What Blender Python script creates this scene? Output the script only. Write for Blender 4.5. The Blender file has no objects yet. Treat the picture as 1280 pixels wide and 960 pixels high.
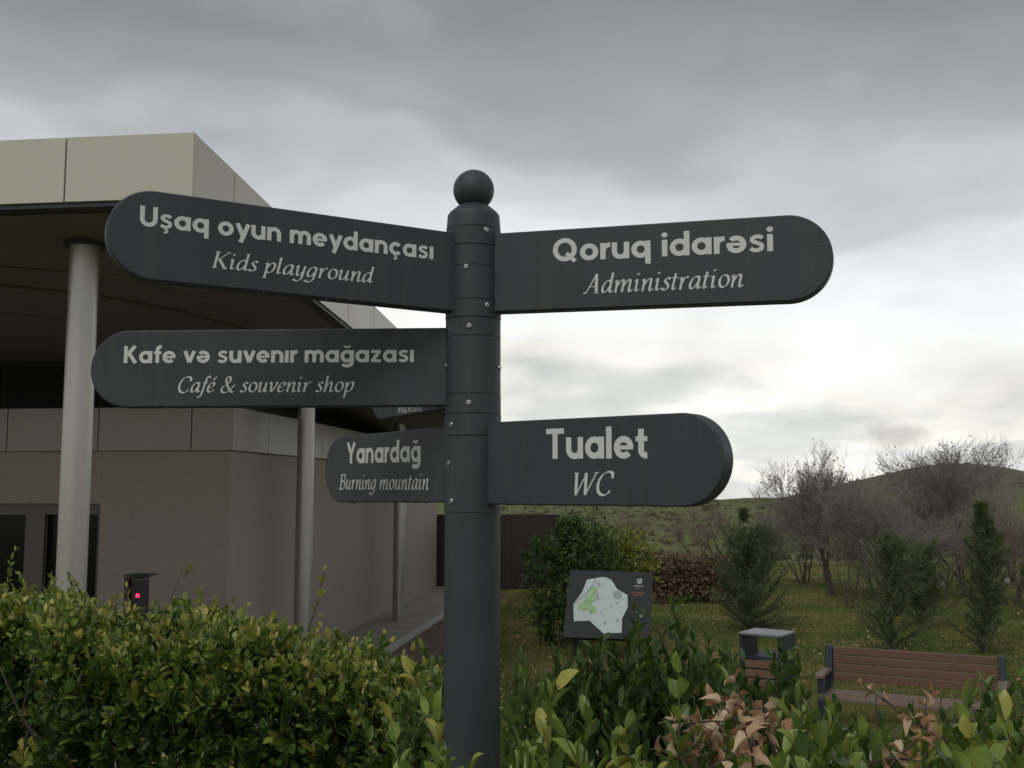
import bpy, math, random
import numpy as np
from mathutils import Vector, Matrix
R = math.radians
random.seed(7); rng = np.random.default_rng(7)
sc = bpy.context.scene
col = sc.collection
# ------------------------------------------------------------------ camera
F = 1300.0; PITCH = math.atan(.1); EYE = 2.45
cam = bpy.data.objects.new('camera', bpy.data.cameras.new('camera')); col.objects.link(cam)
cam.location = (0, 0, EYE); cam.rotation_euler = (R(90) + PITCH, 0, 0)
cam.data.sensor_width = 36; cam.data.lens = 36 * F / 1280; cam.data.clip_end = 6000; cam.data.clip_start = .05
cam.data.dof.use_dof = False
sc.camera = cam
sc.render.resolution_x = 1024; sc.render.resolution_y = 768
# ------------------------------------------------------------------ world
w = bpy.data.worlds.new('World'); sc.world = w; w.use_nodes = True
N = w.node_tree.nodes; Lk = w.node_tree.links; N.clear()
def nd(t, **k):
    n = N.new(t)
    for a, b in k.items(): setattr(n, a, b)
    return n
def mth(op, a, b=None, c=None, clamp=False):
    n = N.new('ShaderNodeMath'); n.operation = op; n.use_clamp = clamp
    for i, v in enumerate((a, b, c)):
        if v is None: continue
        if isinstance(v, (int, float)): n.inputs[i].default_value = v
        else: Lk.new(v, n.inputs[i])
    return n.outputs[0]
SUN_EL, SUN_AZ = R(48), R(208)      # azimuth clockwise from +Y
sky = nd('ShaderNodeTexSky', sky_type='NISHITA', sun_disc=False)
sky.sun_elevation = SUN_EL; sky.sun_rotation = SUN_AZ
bgs = nd('ShaderNodeBackground'); bgs.inputs[1].default_value = .08; Lk.new(sky.outputs[0], bgs.inputs[0])
tc = nd('ShaderNodeTexCoord'); sp = nd('ShaderNodeSeparateXYZ'); Lk.new(tc.outputs['Generated'], sp.inputs[0])
X, Y, Z = sp.outputs
zc = mth('MAXIMUM', Z, 0.0)
den = mth('ADD', zc, .16)
cb = nd('ShaderNodeCombineXYZ'); Lk.new(mth('DIVIDE', X, den), cb.inputs[0]); Lk.new(mth('DIVIDE', Y, den), cb.inputs[1])
cb.inputs[2].default_value = 3.3
def noise(scale, detail, rough, dist=0.0, vec=None):
    n = nd('ShaderNodeTexNoise'); n.inputs['Scale'].default_value = scale; n.inputs['Detail'].default_value = detail
    n.inputs['Roughness'].default_value = rough; n.inputs['Distortion'].default_value = dist
    Lk.new(vec or cb.outputs[0], n.inputs['Vector']); return n.outputs[0]
n1 = noise(.75, 4, .45, .1); n2 = noise(1.5, 6, .5, .1)
mp = nd('ShaderNodeMapping'); mp.inputs['Scale'].default_value = (1, 1, 1.7); Lk.new(tc.outputs['Generated'], mp.inputs[0])
n3 = noise(4.2, 8, .52, .15, mp.outputs[0])
t = mth('ADD', mth('SUBTRACT', Z, .035), mth('MULTIPLY', mth('MINIMUM', mth('MAXIMUM', X, -.3), .42), .045))
t = mth('ADD', t, mth('MULTIPLY', mth('SUBTRACT', n1, .5), .26))
t = mth('ADD', t, mth('MULTIPLY', mth('SUBTRACT', n2, .5), .12))
t = mth('ADD', t, mth('MULTIPLY', mth('SUBTRACT', n3, .5), .16))
cr = nd('ShaderNodeValToRGB'); Lk.new(t, cr.inputs[0]); e = cr.color_ramp; e.interpolation = 'EASE'
stops = [(0, (.74, .75, .73)), (.06, (.93, .92, .85)), (.12, (.90, .905, .88)), (.18, (.80, .815, .82)), (.235, (.56, .575, .595)),
         (.29, (.36, .372, .392)), (.36, (.275, .285, .305)), (.46, (.31, .322, .342)), (.6, (.35, .362, .38)), (1, (.44, .45, .465))]
e.elements[0].position = 0; e.elements[0].color = (*stops[0][1], 1); e.elements[1].position = 1; e.elements[1].color = (*stops[-1][1], 1)
for p, c in stops[1:-1]:
    q = e.elements.new(p); q.color = (*c, 1)
# mottled cloud relief
rel = mth('ADD', mth('MULTIPLY', n2, .45), mth('ADD', mth('MULTIPLY', n3, 1.15), .22))
# a few small darker clouds low over the land
gap = noise(3.2, 6, .5, .1, mp.outputs[0])
low = mth('SUBTRACT', 1.0, mth('MULTIPLY', mth('ABSOLUTE', mth('SUBTRACT', Z, .075)), 16), clamp=True)
lc = mth('MULTIPLY', mth('MULTIPLY', mth('SUBTRACT', gap, .52), 6, clamp=True), low, clamp=True)
# the one separate small cloud
ax = mth('DIVIDE', X, mth('MAXIMUM', Y, .05))
bx = mth('DIVIDE', mth('SUBTRACT', ax, .373), .040); bz = mth('DIVIDE', mth('SUBTRACT', Z, .048), .0135)
bd = mth('SQRT', mth('ADD', mth('MULTIPLY', bx, bx), mth('MULTIPLY', bz, bz)))
bm_ = mth('SUBTRACT', 1.35, mth('ADD', bd, mth('MULTIPLY', mth('SUBTRACT', noise(26, 5, .6, 0, tc.outputs['Generated']), .5), 1.6)), clamp=True)
dk = mth('MAXIMUM', mth('MULTIPLY', lc, .32), mth('MULTIPLY', mth('MULTIPLY', bm_, mth('GREATER_THAN', Y, .1)), .42))
fac = mth('MULTIPLY', rel, mth('SUBTRACT', 1.0, dk))
vm = nd('ShaderNodeVectorMath', operation='SCALE'); Lk.new(cr.outputs[0], vm.inputs[0]); Lk.new(fac, vm.inputs['Scale'])
bgc = nd('ShaderNodeBackground'); Lk.new(vm.outputs[0], bgc.inputs[0]); bgc.inputs[1].default_value = 1.0
mx = nd('ShaderNodeMixShader'); mx.inputs[0].default_value = .95; Lk.new(bgs.outputs[0], mx.inputs[1]); Lk.new(bgc.outputs[0], mx.inputs[2])
wo = nd('ShaderNodeOutputWorld'); Lk.new(mx.outputs[0], wo.inputs[0])
# ------------------------------------------------------------------ sun (veiled)
sl = bpy.data.lights.new('sun', 'SUN'); sl.energy = 1.0; sl.angle = R(25); sl.color = (1, .97, .91)
so = bpy.data.objects.new('sun', sl); col.objects.link(so)
sd = Vector((math.sin(SUN_AZ) * math.cos(SUN_EL), math.cos(SUN_AZ) * math.cos(SUN_EL), math.sin(SUN_EL)))
so.rotation_euler = sd.to_track_quat('Z', 'Y').to_euler(); so.location = (0, -5, 12)
sc.view_settings.view_transform = 'Standard'; sc.view_settings.look = 'None'
sc.view_settings.exposure = 0.12; sc.view_settings.gamma = 1
sc.render.engine = 'CYCLES'

# ================================================================== helpers
def ray(px, py):
    u = (px - 640) / F; v = (480 - py) / F
    return Vector((u, math.cos(PITCH) - v * math.sin(PITCH), math.sin(PITCH) + v * math.cos(PITCH)))
def at(px, py, y):
    r = ray(px, py); return Vector((0, 0, EYE)) + r * (y / r.y)
def atx(px, y):      # x of a pixel column at depth y near the horizon
    return (px - 640) / F * y
def zat(py, y): return at(640, py, y).z
def sstep(a, b, x):
    t = np.clip((np.asarray(x, float) - a) / (b - a), 0, 1); return t * t * (3 - 2 * t)

def mat(name, base, rough=.6, metal=0.0, var=.0, vscale=4.0, bump=0.0, bscale=60.0, spec=.5, coords='Object', dark=None, emis=None, stretch=None):
    m = bpy.data.materials.new(name); m.use_nodes = True
    nt = m.node_tree; b = nt.nodes['Principled BSDF']
    b.inputs['Base Color'].default_value = (*base, 1); b.inputs['Roughness'].default_value = rough
    b.inputs['Metallic'].default_value = metal; b.inputs['Specular IOR Level'].default_value = spec
    if emis: b.inputs['Emission Color'].default_value = (*emis, 1); b.inputs['Emission Strength'].default_value = 3
    if var > 0 or bump > 0:
        tcn = nt.nodes.new('ShaderNodeTexCoord'); vec = tcn.outputs[coords]
        if stretch:
            mpn = nt.nodes.new('ShaderNodeMapping'); mpn.inputs['Scale'].default_value = stretch; nt.links.new(vec, mpn.inputs[0]); vec = mpn.outputs[0]
    if var > 0:
        nz = nt.nodes.new('ShaderNodeTexNoise'); nz.inputs['Scale'].default_value = vscale; nz.inputs['Detail'].default_value = 8
        nz.inputs['Roughness'].default_value = .65
        nt.links.new(vec, nz.inputs['Vector'])
        rp = nt.nodes.new('ShaderNodeValToRGB'); rp.color_ramp.elements[0].position = .3; rp.color_ramp.elements[1].position = .7
        d = dark or tuple(c * (1 - var) for c in base); l = tuple(min(1, c * (1 + var)) for c in base)
        rp.color_ramp.elements[0].color = (*d, 1); rp.color_ramp.elements[1].color = (*l, 1)
        nt.links.new(nz.outputs[0], rp.inputs[0]); nt.links.new(rp.outputs[0], b.inputs['Base Color'])
        mr = nt.nodes.new('ShaderNodeMapRange'); mr.inputs[3].default_value = max(.05, rough - .12); mr.inputs[4].default_value = min(1, rough + .12)
        nt.links.new(nz.outputs[0], mr.inputs[0]); nt.links.new(mr.outputs[0], b.inputs['Roughness'])
    if bump > 0:
        nb = nt.nodes.new('ShaderNodeTexNoise'); nb.inputs['Scale'].default_value = bscale; nb.inputs['Detail'].default_value = 5
        nt.links.new(vec, nb.inputs['Vector'])
        bp = nt.nodes.new('ShaderNodeBump'); bp.inputs['Strength'].default_value = bump; bp.inputs['Distance'].default_value = .004
        nt.links.new(nb.outputs[0], bp.inputs['Height']); nt.links.new(bp.outputs[0], b.inputs['Normal'])
    return m

def leafmat(name, cols, rough=.45, trans=.25, attr=True):
    m = bpy.data.materials.new(name); m.use_nodes = True; nt = m.node_tree; b = nt.nodes['Principled BSDF']
    at_ = nt.nodes.new('ShaderNodeAttribute'); at_.attribute_name = 'tint'
    rp = nt.nodes.new('ShaderNodeValToRGB'); el = rp.color_ramp.elements
    el[0].color = (*cols[0], 1); el[1].color = (*cols[-1], 1); el[0].position = 0; el[1].position = 1
    for i, c in enumerate(cols[1:-1]):
        q = el.new((i + 1) / (len(cols) - 1)); q.color = (*c, 1)
    nt.links.new(at_.outputs['Fac'], rp.inputs[0])
    tcn = nt.nodes.new('ShaderNodeTexCoord'); nz = nt.nodes.new('ShaderNodeTexNoise'); nz.inputs['Scale'].default_value = 45; nz.inputs['Detail'].default_value = 3
    nt.links.new(tcn.outputs['Object'], nz.inputs['Vector'])
    mr = nt.nodes.new('ShaderNodeMapRange'); mr.inputs[3].default_value = .72; mr.inputs[4].default_value = 1.28
    nt.links.new(nz.outputs[0], mr.inputs[0])
    vs = nt.nodes.new('ShaderNodeVectorMath'); vs.operation = 'SCALE'; nt.links.new(rp.outputs[0], vs.inputs[0]); nt.links.new(mr.outputs[0], vs.inputs['Scale'])
    nt.links.new(vs.outputs[0], b.inputs['Base Color']); b.inputs['Roughness'].default_value = rough; b.inputs['Specular IOR Level'].default_value = .4
    if trans > 0:
        tr = nt.nodes.new('ShaderNodeBsdfTranslucent'); nt.links.new(vs.outputs[0], tr.inputs[0])
        mxs = nt.nodes.new('ShaderNodeMixShader'); mxs.inputs[0].default_value = trans
        nt.links.new(b.outputs[0], mxs.inputs[1]); nt.links.new(tr.outputs[0], mxs.inputs[2]); nt.links.new(mxs.outputs[0], nt.nodes['Material Output'].inputs[0])
    return m

def tag(o, label=None, cat=None, group=None, kind=None):
    if label: o['label'] = label
    if cat: o['category'] = cat
    if group: o['group'] = group
    if kind: o['kind'] = kind
    return o
def empty(name, loc, label, cat, group=None, rz=0):
    o = bpy.data.objects.new(name, None); o.empty_display_size = .2; col.objects.link(o); o.location = loc; o.rotation_euler = (0, 0, rz)
    bpy.context.view_layer.update
    return tag(o, label, cat, group)

class MB:
    def __init__(s): s.v = []; s.f = []
    def add(s, vs, fs):
        k = len(s.v); s.v += [tuple(p) for p in vs]; s.f += [tuple(i + k for i in f) for f in fs]; return s
    def box(s, lo, hi, M=None):
        x0, y0, z0 = lo; x1, y1, z1 = hi
        vs = [Vector(p) for p in ((x0, y0, z0), (x1, y0, z0), (x1, y1, z0), (x0, y1, z0), (x0, y0, z1), (x1, y0, z1), (x1, y1, z1), (x0, y1, z1))]
        if M is not None: vs = [M @ p for p in vs]
        return s.add(vs, [(0, 3, 2, 1), (4, 5, 6, 7), (0, 1, 5, 4), (1, 2, 6, 5), (2, 3, 7, 6), (3, 0, 4, 7)])
    def hexa(s, b, t):   # 4 bottom corners, 4 top corners
        return s.add(list(b) + list(t), [(0, 3, 2, 1), (4, 5, 6, 7), (0, 1, 5, 4), (1, 2, 6, 5), (2, 3, 7, 6), (3, 0, 4, 7)])
    def prism(s, poly, d):   # polygon of 3D points extruded by the vector d
        n = len(poly); vs = [Vector(p) for p in poly] + [Vector(p) + d for p in poly]
        return s.add(vs, [tuple(range(n - 1, -1, -1)), tuple(range(n, 2 * n))] + [(i, (i + 1) % n, n + (i + 1) % n, n + i) for i in range(n)])
    def tube(s, pts, rads, n=6, cap=True):
        pts = [Vector(p) for p in pts]; k = len(s.v); prev = None
        for i, p in enumerate(pts):
            d = (pts[min(i + 1, len(pts) - 1)] - pts[max(i - 1, 0)]); d = d.normalized() if d.length > 1e-9 else Vector((0, 0, 1))
            a = Vector((1, 0, 0)) if abs(d.x) < .8 else Vector((0, 1, 0))
            if prev is not None: a = prev
            u = (a - d * a.dot(d)).normalized(); prev = u; q = d.cross(u)
            r = rads[i] if hasattr(rads, '__len__') else rads
            for j in range(n):
                an = 2 * math.pi * j / n; s.v.append(tuple(p + (u * math.cos(an) + q * math.sin(an)) * r))
        for i in range(len(pts) - 1):
            for j in range(n):
                a0 = k + i * n + j; a1 = k + i * n + (j + 1) % n; s.f.append((a0, a1, a1 + n, a0 + n))
        if cap:
            s.f.append(tuple(k + j for j in range(n - 1, -1, -1))); s.f.append(tuple(k + (len(pts) - 1) * n + j for j in range(n)))
        return s
    def lathe(s, prof, c, n=48):
        pts = [(c[0], c[1], c[2] + z) for z, r in prof]; k = len(s.v)
        for z, r in prof:
            for j in range(n):
                a = 2 * math.pi * j / n; s.v.append((c[0] + r * math.cos(a), c[1] + r * math.sin(a), c[2] + z))
        for i in range(len(prof) - 1):
            for j in range(n):
                a0 = k + i * n + j; a1 = k + i * n + (j + 1) % n; s.f.append((a0, a1, a1 + n, a0 + n))
        s.f.append(tuple(k + j for j in range(n - 1, -1, -1))); s.f.append(tuple(k + (len(prof) - 1) * n + j for j in range(n)))
        return s
    def build(s, name, m, parent=None, smooth=False, bevel=0, off=None):
        vs = s.v
        if parent is not None and off is None: off = parent
        if off is not None:
            # geometry is given in world space: bring it into the space of its own thing
            root = off
            while root.parent: root = root.parent
            Mi = (Matrix.Translation(root.location) @ root.rotation_euler.to_matrix().to_4x4()).inverted()
            vs = [tuple(Mi @ Vector(p)) for p in vs]
        me = bpy.data.meshes.new(name); me.from_pydata(vs, [], s.f); me.materials.append(m); me.update()
        if smooth:
            me.shade_smooth()
        o = bpy.data.objects.new(name, me); col.objects.link(o); o.parent = parent
        if bevel:
            b = o.modifiers.new('bevel', 'BEVEL'); b.width = bevel; b.segments = 2; b.limit_method = 'ANGLE'; b.angle_limit = R(35)
        return o
def smooth_by_angle(o, ang=40):
    me = o.data; me.shade_smooth()
    try: me.set_sharp_from_angle(angle=R(ang))
    except Exception: pass
def npmesh(name, V, Fq, m, parent=None, tint=None, smooth=True):
    """V (n,3) world verts, Fq (k,4 or 3) faces; local to the parent's root"""
    if parent is not None:
        root = parent
        while root.parent: root = root.parent
        V = V - np.array(root.location)
    me = bpy.data.meshes.new(name); nf, k = Fq.shape
    me.vertices.add(len(V)); me.vertices.foreach_set('co', V.astype(np.float32).ravel())
    me.loops.add(nf * k); me.loops.foreach_set('vertex_index', Fq.astype(np.int32).ravel())
    me.polygons.add(nf); me.polygons.foreach_set('loop_start', np.arange(0, nf * k, k, dtype=np.int32))
    me.polygons.foreach_set('use_smooth', np.full(nf, smooth))
    me.update(calc_edges=True)
    if tint is not None:
        a = me.attributes.new('tint', 'FLOAT', 'POINT'); a.data.foreach_set('value', tint.astype(np.float32))
    me.materials.append(m)
    o = bpy.data.objects.new(name, me); col.objects.link(o); o.parent = parent
    return o

# ================================================================== materials
M = {}
M['post'] = mat('charcoal powder coat', (.034, .040, .046), .5, 0, .16, 5, .25, 420, spec=.4)
def weather(m):
    nt = m.node_tree; b = nt.nodes['Principled BSDF']; tcn = nt.nodes.new('ShaderNodeTexCoord'); mp_ = nt.nodes.new('ShaderNodeMapping'); mp_.inputs['Scale'].default_value = (38, 38, 2.2)
    nt.links.new(tcn.outputs['Object'], mp_.inputs[0]); n = nt.nodes.new('ShaderNodeTexNoise'); n.inputs['Scale'].default_value = 1; n.inputs['Detail'].default_value = 5; nt.links.new(mp_.outputs[0], n.inputs['Vector'])
    r = nt.nodes.new('ShaderNodeMapRange'); r.inputs[1].default_value = .5; r.inputs[2].default_value = .8; r.inputs[3].default_value = 0; r.inputs[4].default_value = .35; nt.links.new(n.outputs[0], r.inputs[0])
    src = b.inputs['Base Color'].links[0].from_socket; mix = nt.nodes.new('ShaderNodeMix'); mix.data_type = 'RGBA'; nt.links.new(r.outputs[0], mix.inputs[0]); nt.links.new(src, mix.inputs[6]); mix.inputs[7].default_value = (.075, .075, .072, 1)
    nt.links.new(mix.outputs[2], b.inputs['Base Color'])
weather(M['post'])
M['ink'] = mat('pale vinyl lettering', (.58, .59, .59), .6, 0, .04, 20)
M['steel'] = mat('screw steel', (.55, .55, .56), .3, 1.0)
M['hole'] = mat('screw socket', (.01, .01, .01), .7)
M['water'] = mat('water drop', (.06, .065, .07), .08, 0, spec=.8)
M['fascia'] = mat('beige composite panel', (.50, .475, .395), .38, 0, .05, .8, spec=.5, coords='Object')
M['fascia_side'] = M['fascia']
M['joint'] = mat('dark joint', (.02, .02, .02), .8)
M['soffit'] = mat('brown grey soffit board', (.155, .14, .12), .6, 0, .12, 1.2)
M['trim'] = mat('dark metal trim', (.025, .026, .028), .5)
M['stucco'] = mat('taupe render', (.30, .265, .228), .9, 0, .13, 38, 1, 80)
M['band'] = mat('grey beige metal band', (.25, .24, .205), .4, .25, .08, .9)
M['column'] = mat('satin grey column', (.40, .39, .36), .38, .65, .07, 2, .2, 30)
M['glass'] = mat('dark window glass', (.008, .009, .01), .12, 0, spec=.35)
M['cglass'] = mat('shade black glazing', (.006, .006, .007), .5, spec=.15)  # clerestory panes, dark of the void under the canopy put into the colour
M['frame'] = mat('grey brown door frame', (.10, .092, .08), .5)
M['black'] = mat('black plastic', (.012, .012, .013), .4)
M['led'] = mat('red light', (.9, .02, .06), .5, emis=(1, .02, .09))
M['concrete'] = mat('apron concrete', (.26, .235, .20), .85, 0, .16, 2.2, .5, 40)
M['fence'] = mat('dark brown metal fence', (.017, .011, .009), .6, 0, .15, 4)
M['wood'] = mat('reddish brown plank', (.125, .067, .042), .6, 0, .18, 3, .3, 40, stretch=(.6, 5, 5))
M['seat'] = mat('greyed brown plank', (.15, .108, .082), .55, 0, .12, 3, .2, 40, stretch=(.6, 3, 3))
M['bluegrey'] = mat('blue grey cast metal', (.022, .027, .035), .5, 0, .1, 8, spec=.3)
M['bintop'] = mat('wet grey metal sheet', (.16, .165, .18), .4, .2, .06, 2)
M['board'] = mat('charcoal board face', (.026, .029, .03), .5, 0, .05, 3, spec=.2)
M['map'] = mat('pale map print', (.42, .50, .49), .45, 0, .06, 8)
M['mapgreen'] = mat('map green print', (.25, .42, .20), .3, 0, .35, 25)
M['mapgrey'] = mat('map grey print', (.28, .30, .31), .3)
M['orange'] = mat('orange print', (.33, .10, .045), .4)
M['paleprint'] = mat('pale print', (.40, .42, .42), .4)
M['bark'] = mat('grey brown bark', (.085, .066, .058), .9, 0, .3, 12)
M['twig'] = mat('mauve brown twig', (.215, .195, .178), .9, 0, .25, 3)
M['pinktwig'] = mat('pinkish twig', (.17, .125, .11), .9, 0, .2, 3)
M['stem'] = mat('green brown stem', (.075, .085, .03), .7, 0, .25, 12)
M['woodstem'] = mat('woody hedge stem', (.06, .05, .035), .8, 0, .3, 12)
M['paving'] = mat('pale paving', (.36, .35, .34), .8, 0, .15, 6, .3, 60)
M['soil'] = mat('leaf littered soil', (.10, .062, .045), .95, 0, .4, 9, 1, 30)
G = dict(
 hedge=leafmat('small hedge leaf', [(.028, .058, .014), (.060, .115, .022), (.135, .20, .036), (.26, .30, .058), (.44, .38, .11)], .38),
 laurel=leafmat('big green leaf', [(.04, .078, .020), (.075, .13, .026), (.13, .20, .038), (.24, .30, .065), (.42, .38, .09)], .38),
 darkleaf=leafmat('mid green leaf', [(.034, .070, .018), (.070, .125, .028), (.17, .24, .055)], .4),
 dead=leafmat('withered leaf', [(.17, .08, .04), (.40, .22, .12), (.50, .33, .20), (.66, .52, .36)], .7),
 beech=leafmat('rusty hedge leaf', [(.08, .05, .035), (.19, .12, .082), (.34, .24, .18), (.11, .11, .05)], .85),
 bush=leafmat('garden bush leaf', [(.028, .06, .016), (.05, .095, .024), (.11, .16, .035)]),
 ybush=leafmat('yellow green bush leaf', [(.08, .13, .025), (.20, .24, .04), (.42, .40, .08)]),
 pine=leafmat('pine needle', [(.06, .082, .035), (.10, .13, .052), (.17, .20, .085)], .6, .15),
 grass=leafmat('grass blade', [(.06, .095, .022), (.10, .135, .03), (.19, .19, .06), (.27, .22, .10)], .7, .3),
 dry=leafmat('dry clinging leaf', [(.16, .13, .10), (.26, .22, .15)], .8),
)
# ================================================================== terrain
def gz(x, y):
    x = np.asarray(x, float); y = np.asarray(y, float)
    z = .85 * (1 - sstep(3.4, 7.2, y))
    z = z - .9 * sstep(28, 60, y) + 1.0 * sstep(70, 200, y)
    z = z - .05 * np.clip(y - 205, 0, None) * sstep(200, 240, y)
    sx = np.where(x < 50.5, 8.8, 11.0)
    z = z + 4.9 * np.exp(-((x - 50.5) / sx) ** 2 / 2 - ((y - 122) / 22) ** 2 / 2)
    z = z + 1.5 * np.exp(-((x - 74) / 16) ** 2 / 2 - ((y - 135) / 26) ** 2 / 2)
    far = sstep(30, 60, y)
    z = z + far * (.28 * np.sin(x * .11 + y * .07) + .16 * np.sin(x * .31 - y * .13 + 1) + .07 * np.sin(x * .9 + y * .5))
    z = z + sstep(9, 16, y) * .03 * np.sin(x * 1.3 + 2) * np.sin(y * .9)
    return z
def ground():
    xs = np.concatenate([np.linspace(-3000, -80, 12), np.linspace(-70, 120, 381), np.linspace(135, 3000, 12)])
    ys = np.concatenate([np.linspace(-400, -4, 8), np.arange(-3, 30, .35), np.arange(30, 260, 1.0), np.linspace(270, 3000, 16)])
    Xg, Yg = np.meshgrid(xs, ys); Zg = gz(Xg, Yg)
    Zg = np.maximum(Zg, -60)
    V = np.stack([Xg, Yg, Zg], -1).reshape(-1, 3); nx, ny = len(xs), len(ys)
    i, j = np.meshgrid(np.arange(nx - 1), np.arange(ny - 1)); a = (j * nx + i).ravel()
    Fq = np.stack([a, a + 1, a + 1 + nx, a + nx], -1)
    m = bpy.data.materials.new('meadow ground'); m.use_nodes = True; nt = m.node_tree; b = nt.nodes['Principled BSDF']; b.inputs['Roughness'].default_value = .95
    b.inputs['Specular IOR Level'].default_value = .15
    tcn = nt.nodes.new('ShaderNodeTexCoord')
    def nz(s, d, st=(1, 1, 1)):
        mpn = nt.nodes.new('ShaderNodeMapping'); mpn.inputs['Scale'].default_value = st; nt.links.new(tcn.outputs['Object'], mpn.inputs[0])
        n = nt.nodes.new('ShaderNodeTexNoise'); n.inputs['Scale'].default_value = s; n.inputs['Detail'].default_value = d; n.inputs['Roughness'].default_value = .65
        nt.links.new(mpn.outputs[0], n.inputs['Vector']); return n.outputs[0]
    def rampc(f, st):
        r = nt.nodes.new('ShaderNodeValToRGB'); el = r.color_ramp.elements
        el[0].position, el[0].color = st[0][0], (*st[0][1], 1); el[1].position, el[1].color = st[-1][0], (*st[-1][1], 1)
        for p, c in st[1:-1]: q = el.new(p); q.color = (*c, 1)
        nt.links.new(f, r.inputs[0]); return r.outputs[0]
    def mixc(f, a, b2):
        n = nt.nodes.new('ShaderNodeMix'); n.data_type = 'RGBA'; nt.links.new(f, n.inputs[0]); nt.links.new(a, n.inputs[6]); nt.links.new(b2, n.inputs[7]); return n.outputs[2]
    def mr(f, a, b2, c=0, d=1):
        n = nt.nodes.new('ShaderNodeMapRange'); nt.links.new(f, n.inputs[0]); n.inputs[1].default_value = a; n.inputs[2].default_value = b2; n.inputs[3].default_value = c; n.inputs[4].default_value = d; return n.outputs[0]
    lawn = rampc(nz(.55, 9), [(.36, (.055, .085, .020)), (.47, (.09, .115, .028)), (.55, (.17, .155, .05)), (.66, (.22, .17, .09))])
    hill = rampc(nz(.10, 10, (1, 2.2, 1)), [(.30, (.05, .065, .025)), (.44, (.095, .13, .035)), (.55, (.12, .15, .05)), (.66, (.14, .115, .07)), (.78, (.20, .165, .12))])
    hill2 = rampc(nz(.9, 8), [(.35, (.055, .06, .03)), (.65, (.16, .15, .075))])
    hill = mixc(mr(nz(.5, 6), .4, .62), hill, hill2)
    bare = rampc(nz(1.6, 8), [(.3, (.07, .062, .045)), (.7, (.15, .13, .095))])
    sepn = nt.nodes.new('ShaderNodeSeparateXYZ'); nt.links.new(tcn.outputs['Object'], sepn.inputs[0])
    c = mixc(mr(sepn.outputs[1], 30, 46), lawn, hill)
    # the mound itself is dull brown heath
    c = mixc(mr(sepn.outputs[2], 1.2, 3.2, 0, .88), c, bare)
    nt.links.new(c, b.inputs['Base Color'])
    bp = nt.nodes.new('ShaderNodeBump'); bp.inputs['Strength'].default_value = 1; bp.inputs['Distance'].default_value = .08
    nt.links.new(nz(5, 8), bp.inputs['Height']); nt.links.new(bp.outputs[0], b.inputs['Normal'])
    o = npmesh('ground', V, Fq, m); o['kind'] = 'structure'
ground()
# ================================================================== signpost
PX, PY = -.098, 2.6
base_z = float(gz(PX, PY))
sp_ = empty('signpost', (PX, PY, base_z), 'tall charcoal fingerpost with a ball on top and six direction arms', 'signpost')
def zpost(py): return zat(py, PY - .07)
prof = [(0, .069), (zpost(641) - base_z, .069)]
o = MB().lathe(prof, (PX, PY, base_z)).build('lower_pole', M['post'], sp_); smooth_by_angle(o)
# upper sleeve made of collars, each with a fine recessed joint
levels = [641, 544, 516, 491, 418.5, 395, 372.5, 330, 304, 281]
rads = [.0702, .0708, .0702, .0695, .0693, .0702, .0696, .0692, .0698]
for i in range(len(levels) - 1):
    z0 = zpost(levels[i]) - base_z + .0005; z1 = zpost(levels[i + 1]) - base_z - .0005; r = rads[i]
    o = MB().lathe([(z0, r - .0012), (z0 + .0009, r), (z1 - .0009, r), (z1, r - .0012)], (PX, PY, base_z)).build('pole_collar', M['post'], sp_); smooth_by_angle(o)
MB().lathe([(zpost(641) - base_z - .02, .0675), (zpost(280) - base_z, .0675)], (PX, PY, base_z)).build('pole_core', M['trim'], sp_)
zt = zpost(281) - base_z
def zz(py): return zat(py, PY) - base_z
cap = [(zt + .001, .067), (zt + .002, .069), (zz(272.5), .0665), (zz(270.5), .0660), (zz(267), .061), (zz(262), .049), (zz(259.5), .043), (zz(257.5), .036), (zz(255), .030)]
o = MB().lathe(cap, (PX, PY, base_z)).build('pole_cap', M['post'], sp_); smooth_by_angle(o, 50)
rb = 26.2 / F * 2.6; zc_ = zz(238) + base_z
prof = [(-rb * math.cos(a), max(rb * math.sin(a), .0005)) for a in np.linspace(0, math.pi, 40)]
o = MB().lathe(prof, (PX, PY, zc_), 64).build('ball_finial', M['post'], sp_, smooth=True)

# ---- stroke lettering -------------------------------------------------------
def arc(cx, cy, rx, ry, a0, a1, n=None):
    n = n or max(4, int(abs(a1 - a0) / 14) + 1)
    return [(cx + rx * math.cos(R(a)), cy + ry * math.sin(R(a))) for a in np.linspace(a0, a1, n)]
def sx_(pts, n=5):   # Catmull-Rom smoothing of a skeleton
    P = [pts[0]] + list(pts) + [pts[-1]]; out = []
    for i in range(1, len(P) - 2):
        p0, p1, p2, p3 = [np.array(q) for q in P[i - 1:i + 3]]
        for k in range(n):
            t_ = k / n
            out.append(tuple(.5 * ((2 * p1) + (-p0 + p2) * t_ + (2 * p0 - 5 * p1 + 4 * p2 - p3) * t_ ** 2 + (-p0 + 3 * p1 - 3 * p2 + p3) * t_ ** 3)))
    out.append(tuple(pts[-1])); return out
SW = .20
ced = [(sx_([(.30, .02), (.30, -.06), (.37, -.10), (.36, -.19), (.22, -.21)], 3), .085)]
def bowl(cx=.345): return (arc(cx, .35, .25, .262, 0, 360, 28), SW)
S_ = sx_([(.475, .555), (.38, .622), (.25, .625), (.135, .56), (.13, .46), (.22, .395), (.35, .335), (.44, .27), (.43, .14), (.31, .072), (.18, .075), (.06, .15)], 3)
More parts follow.
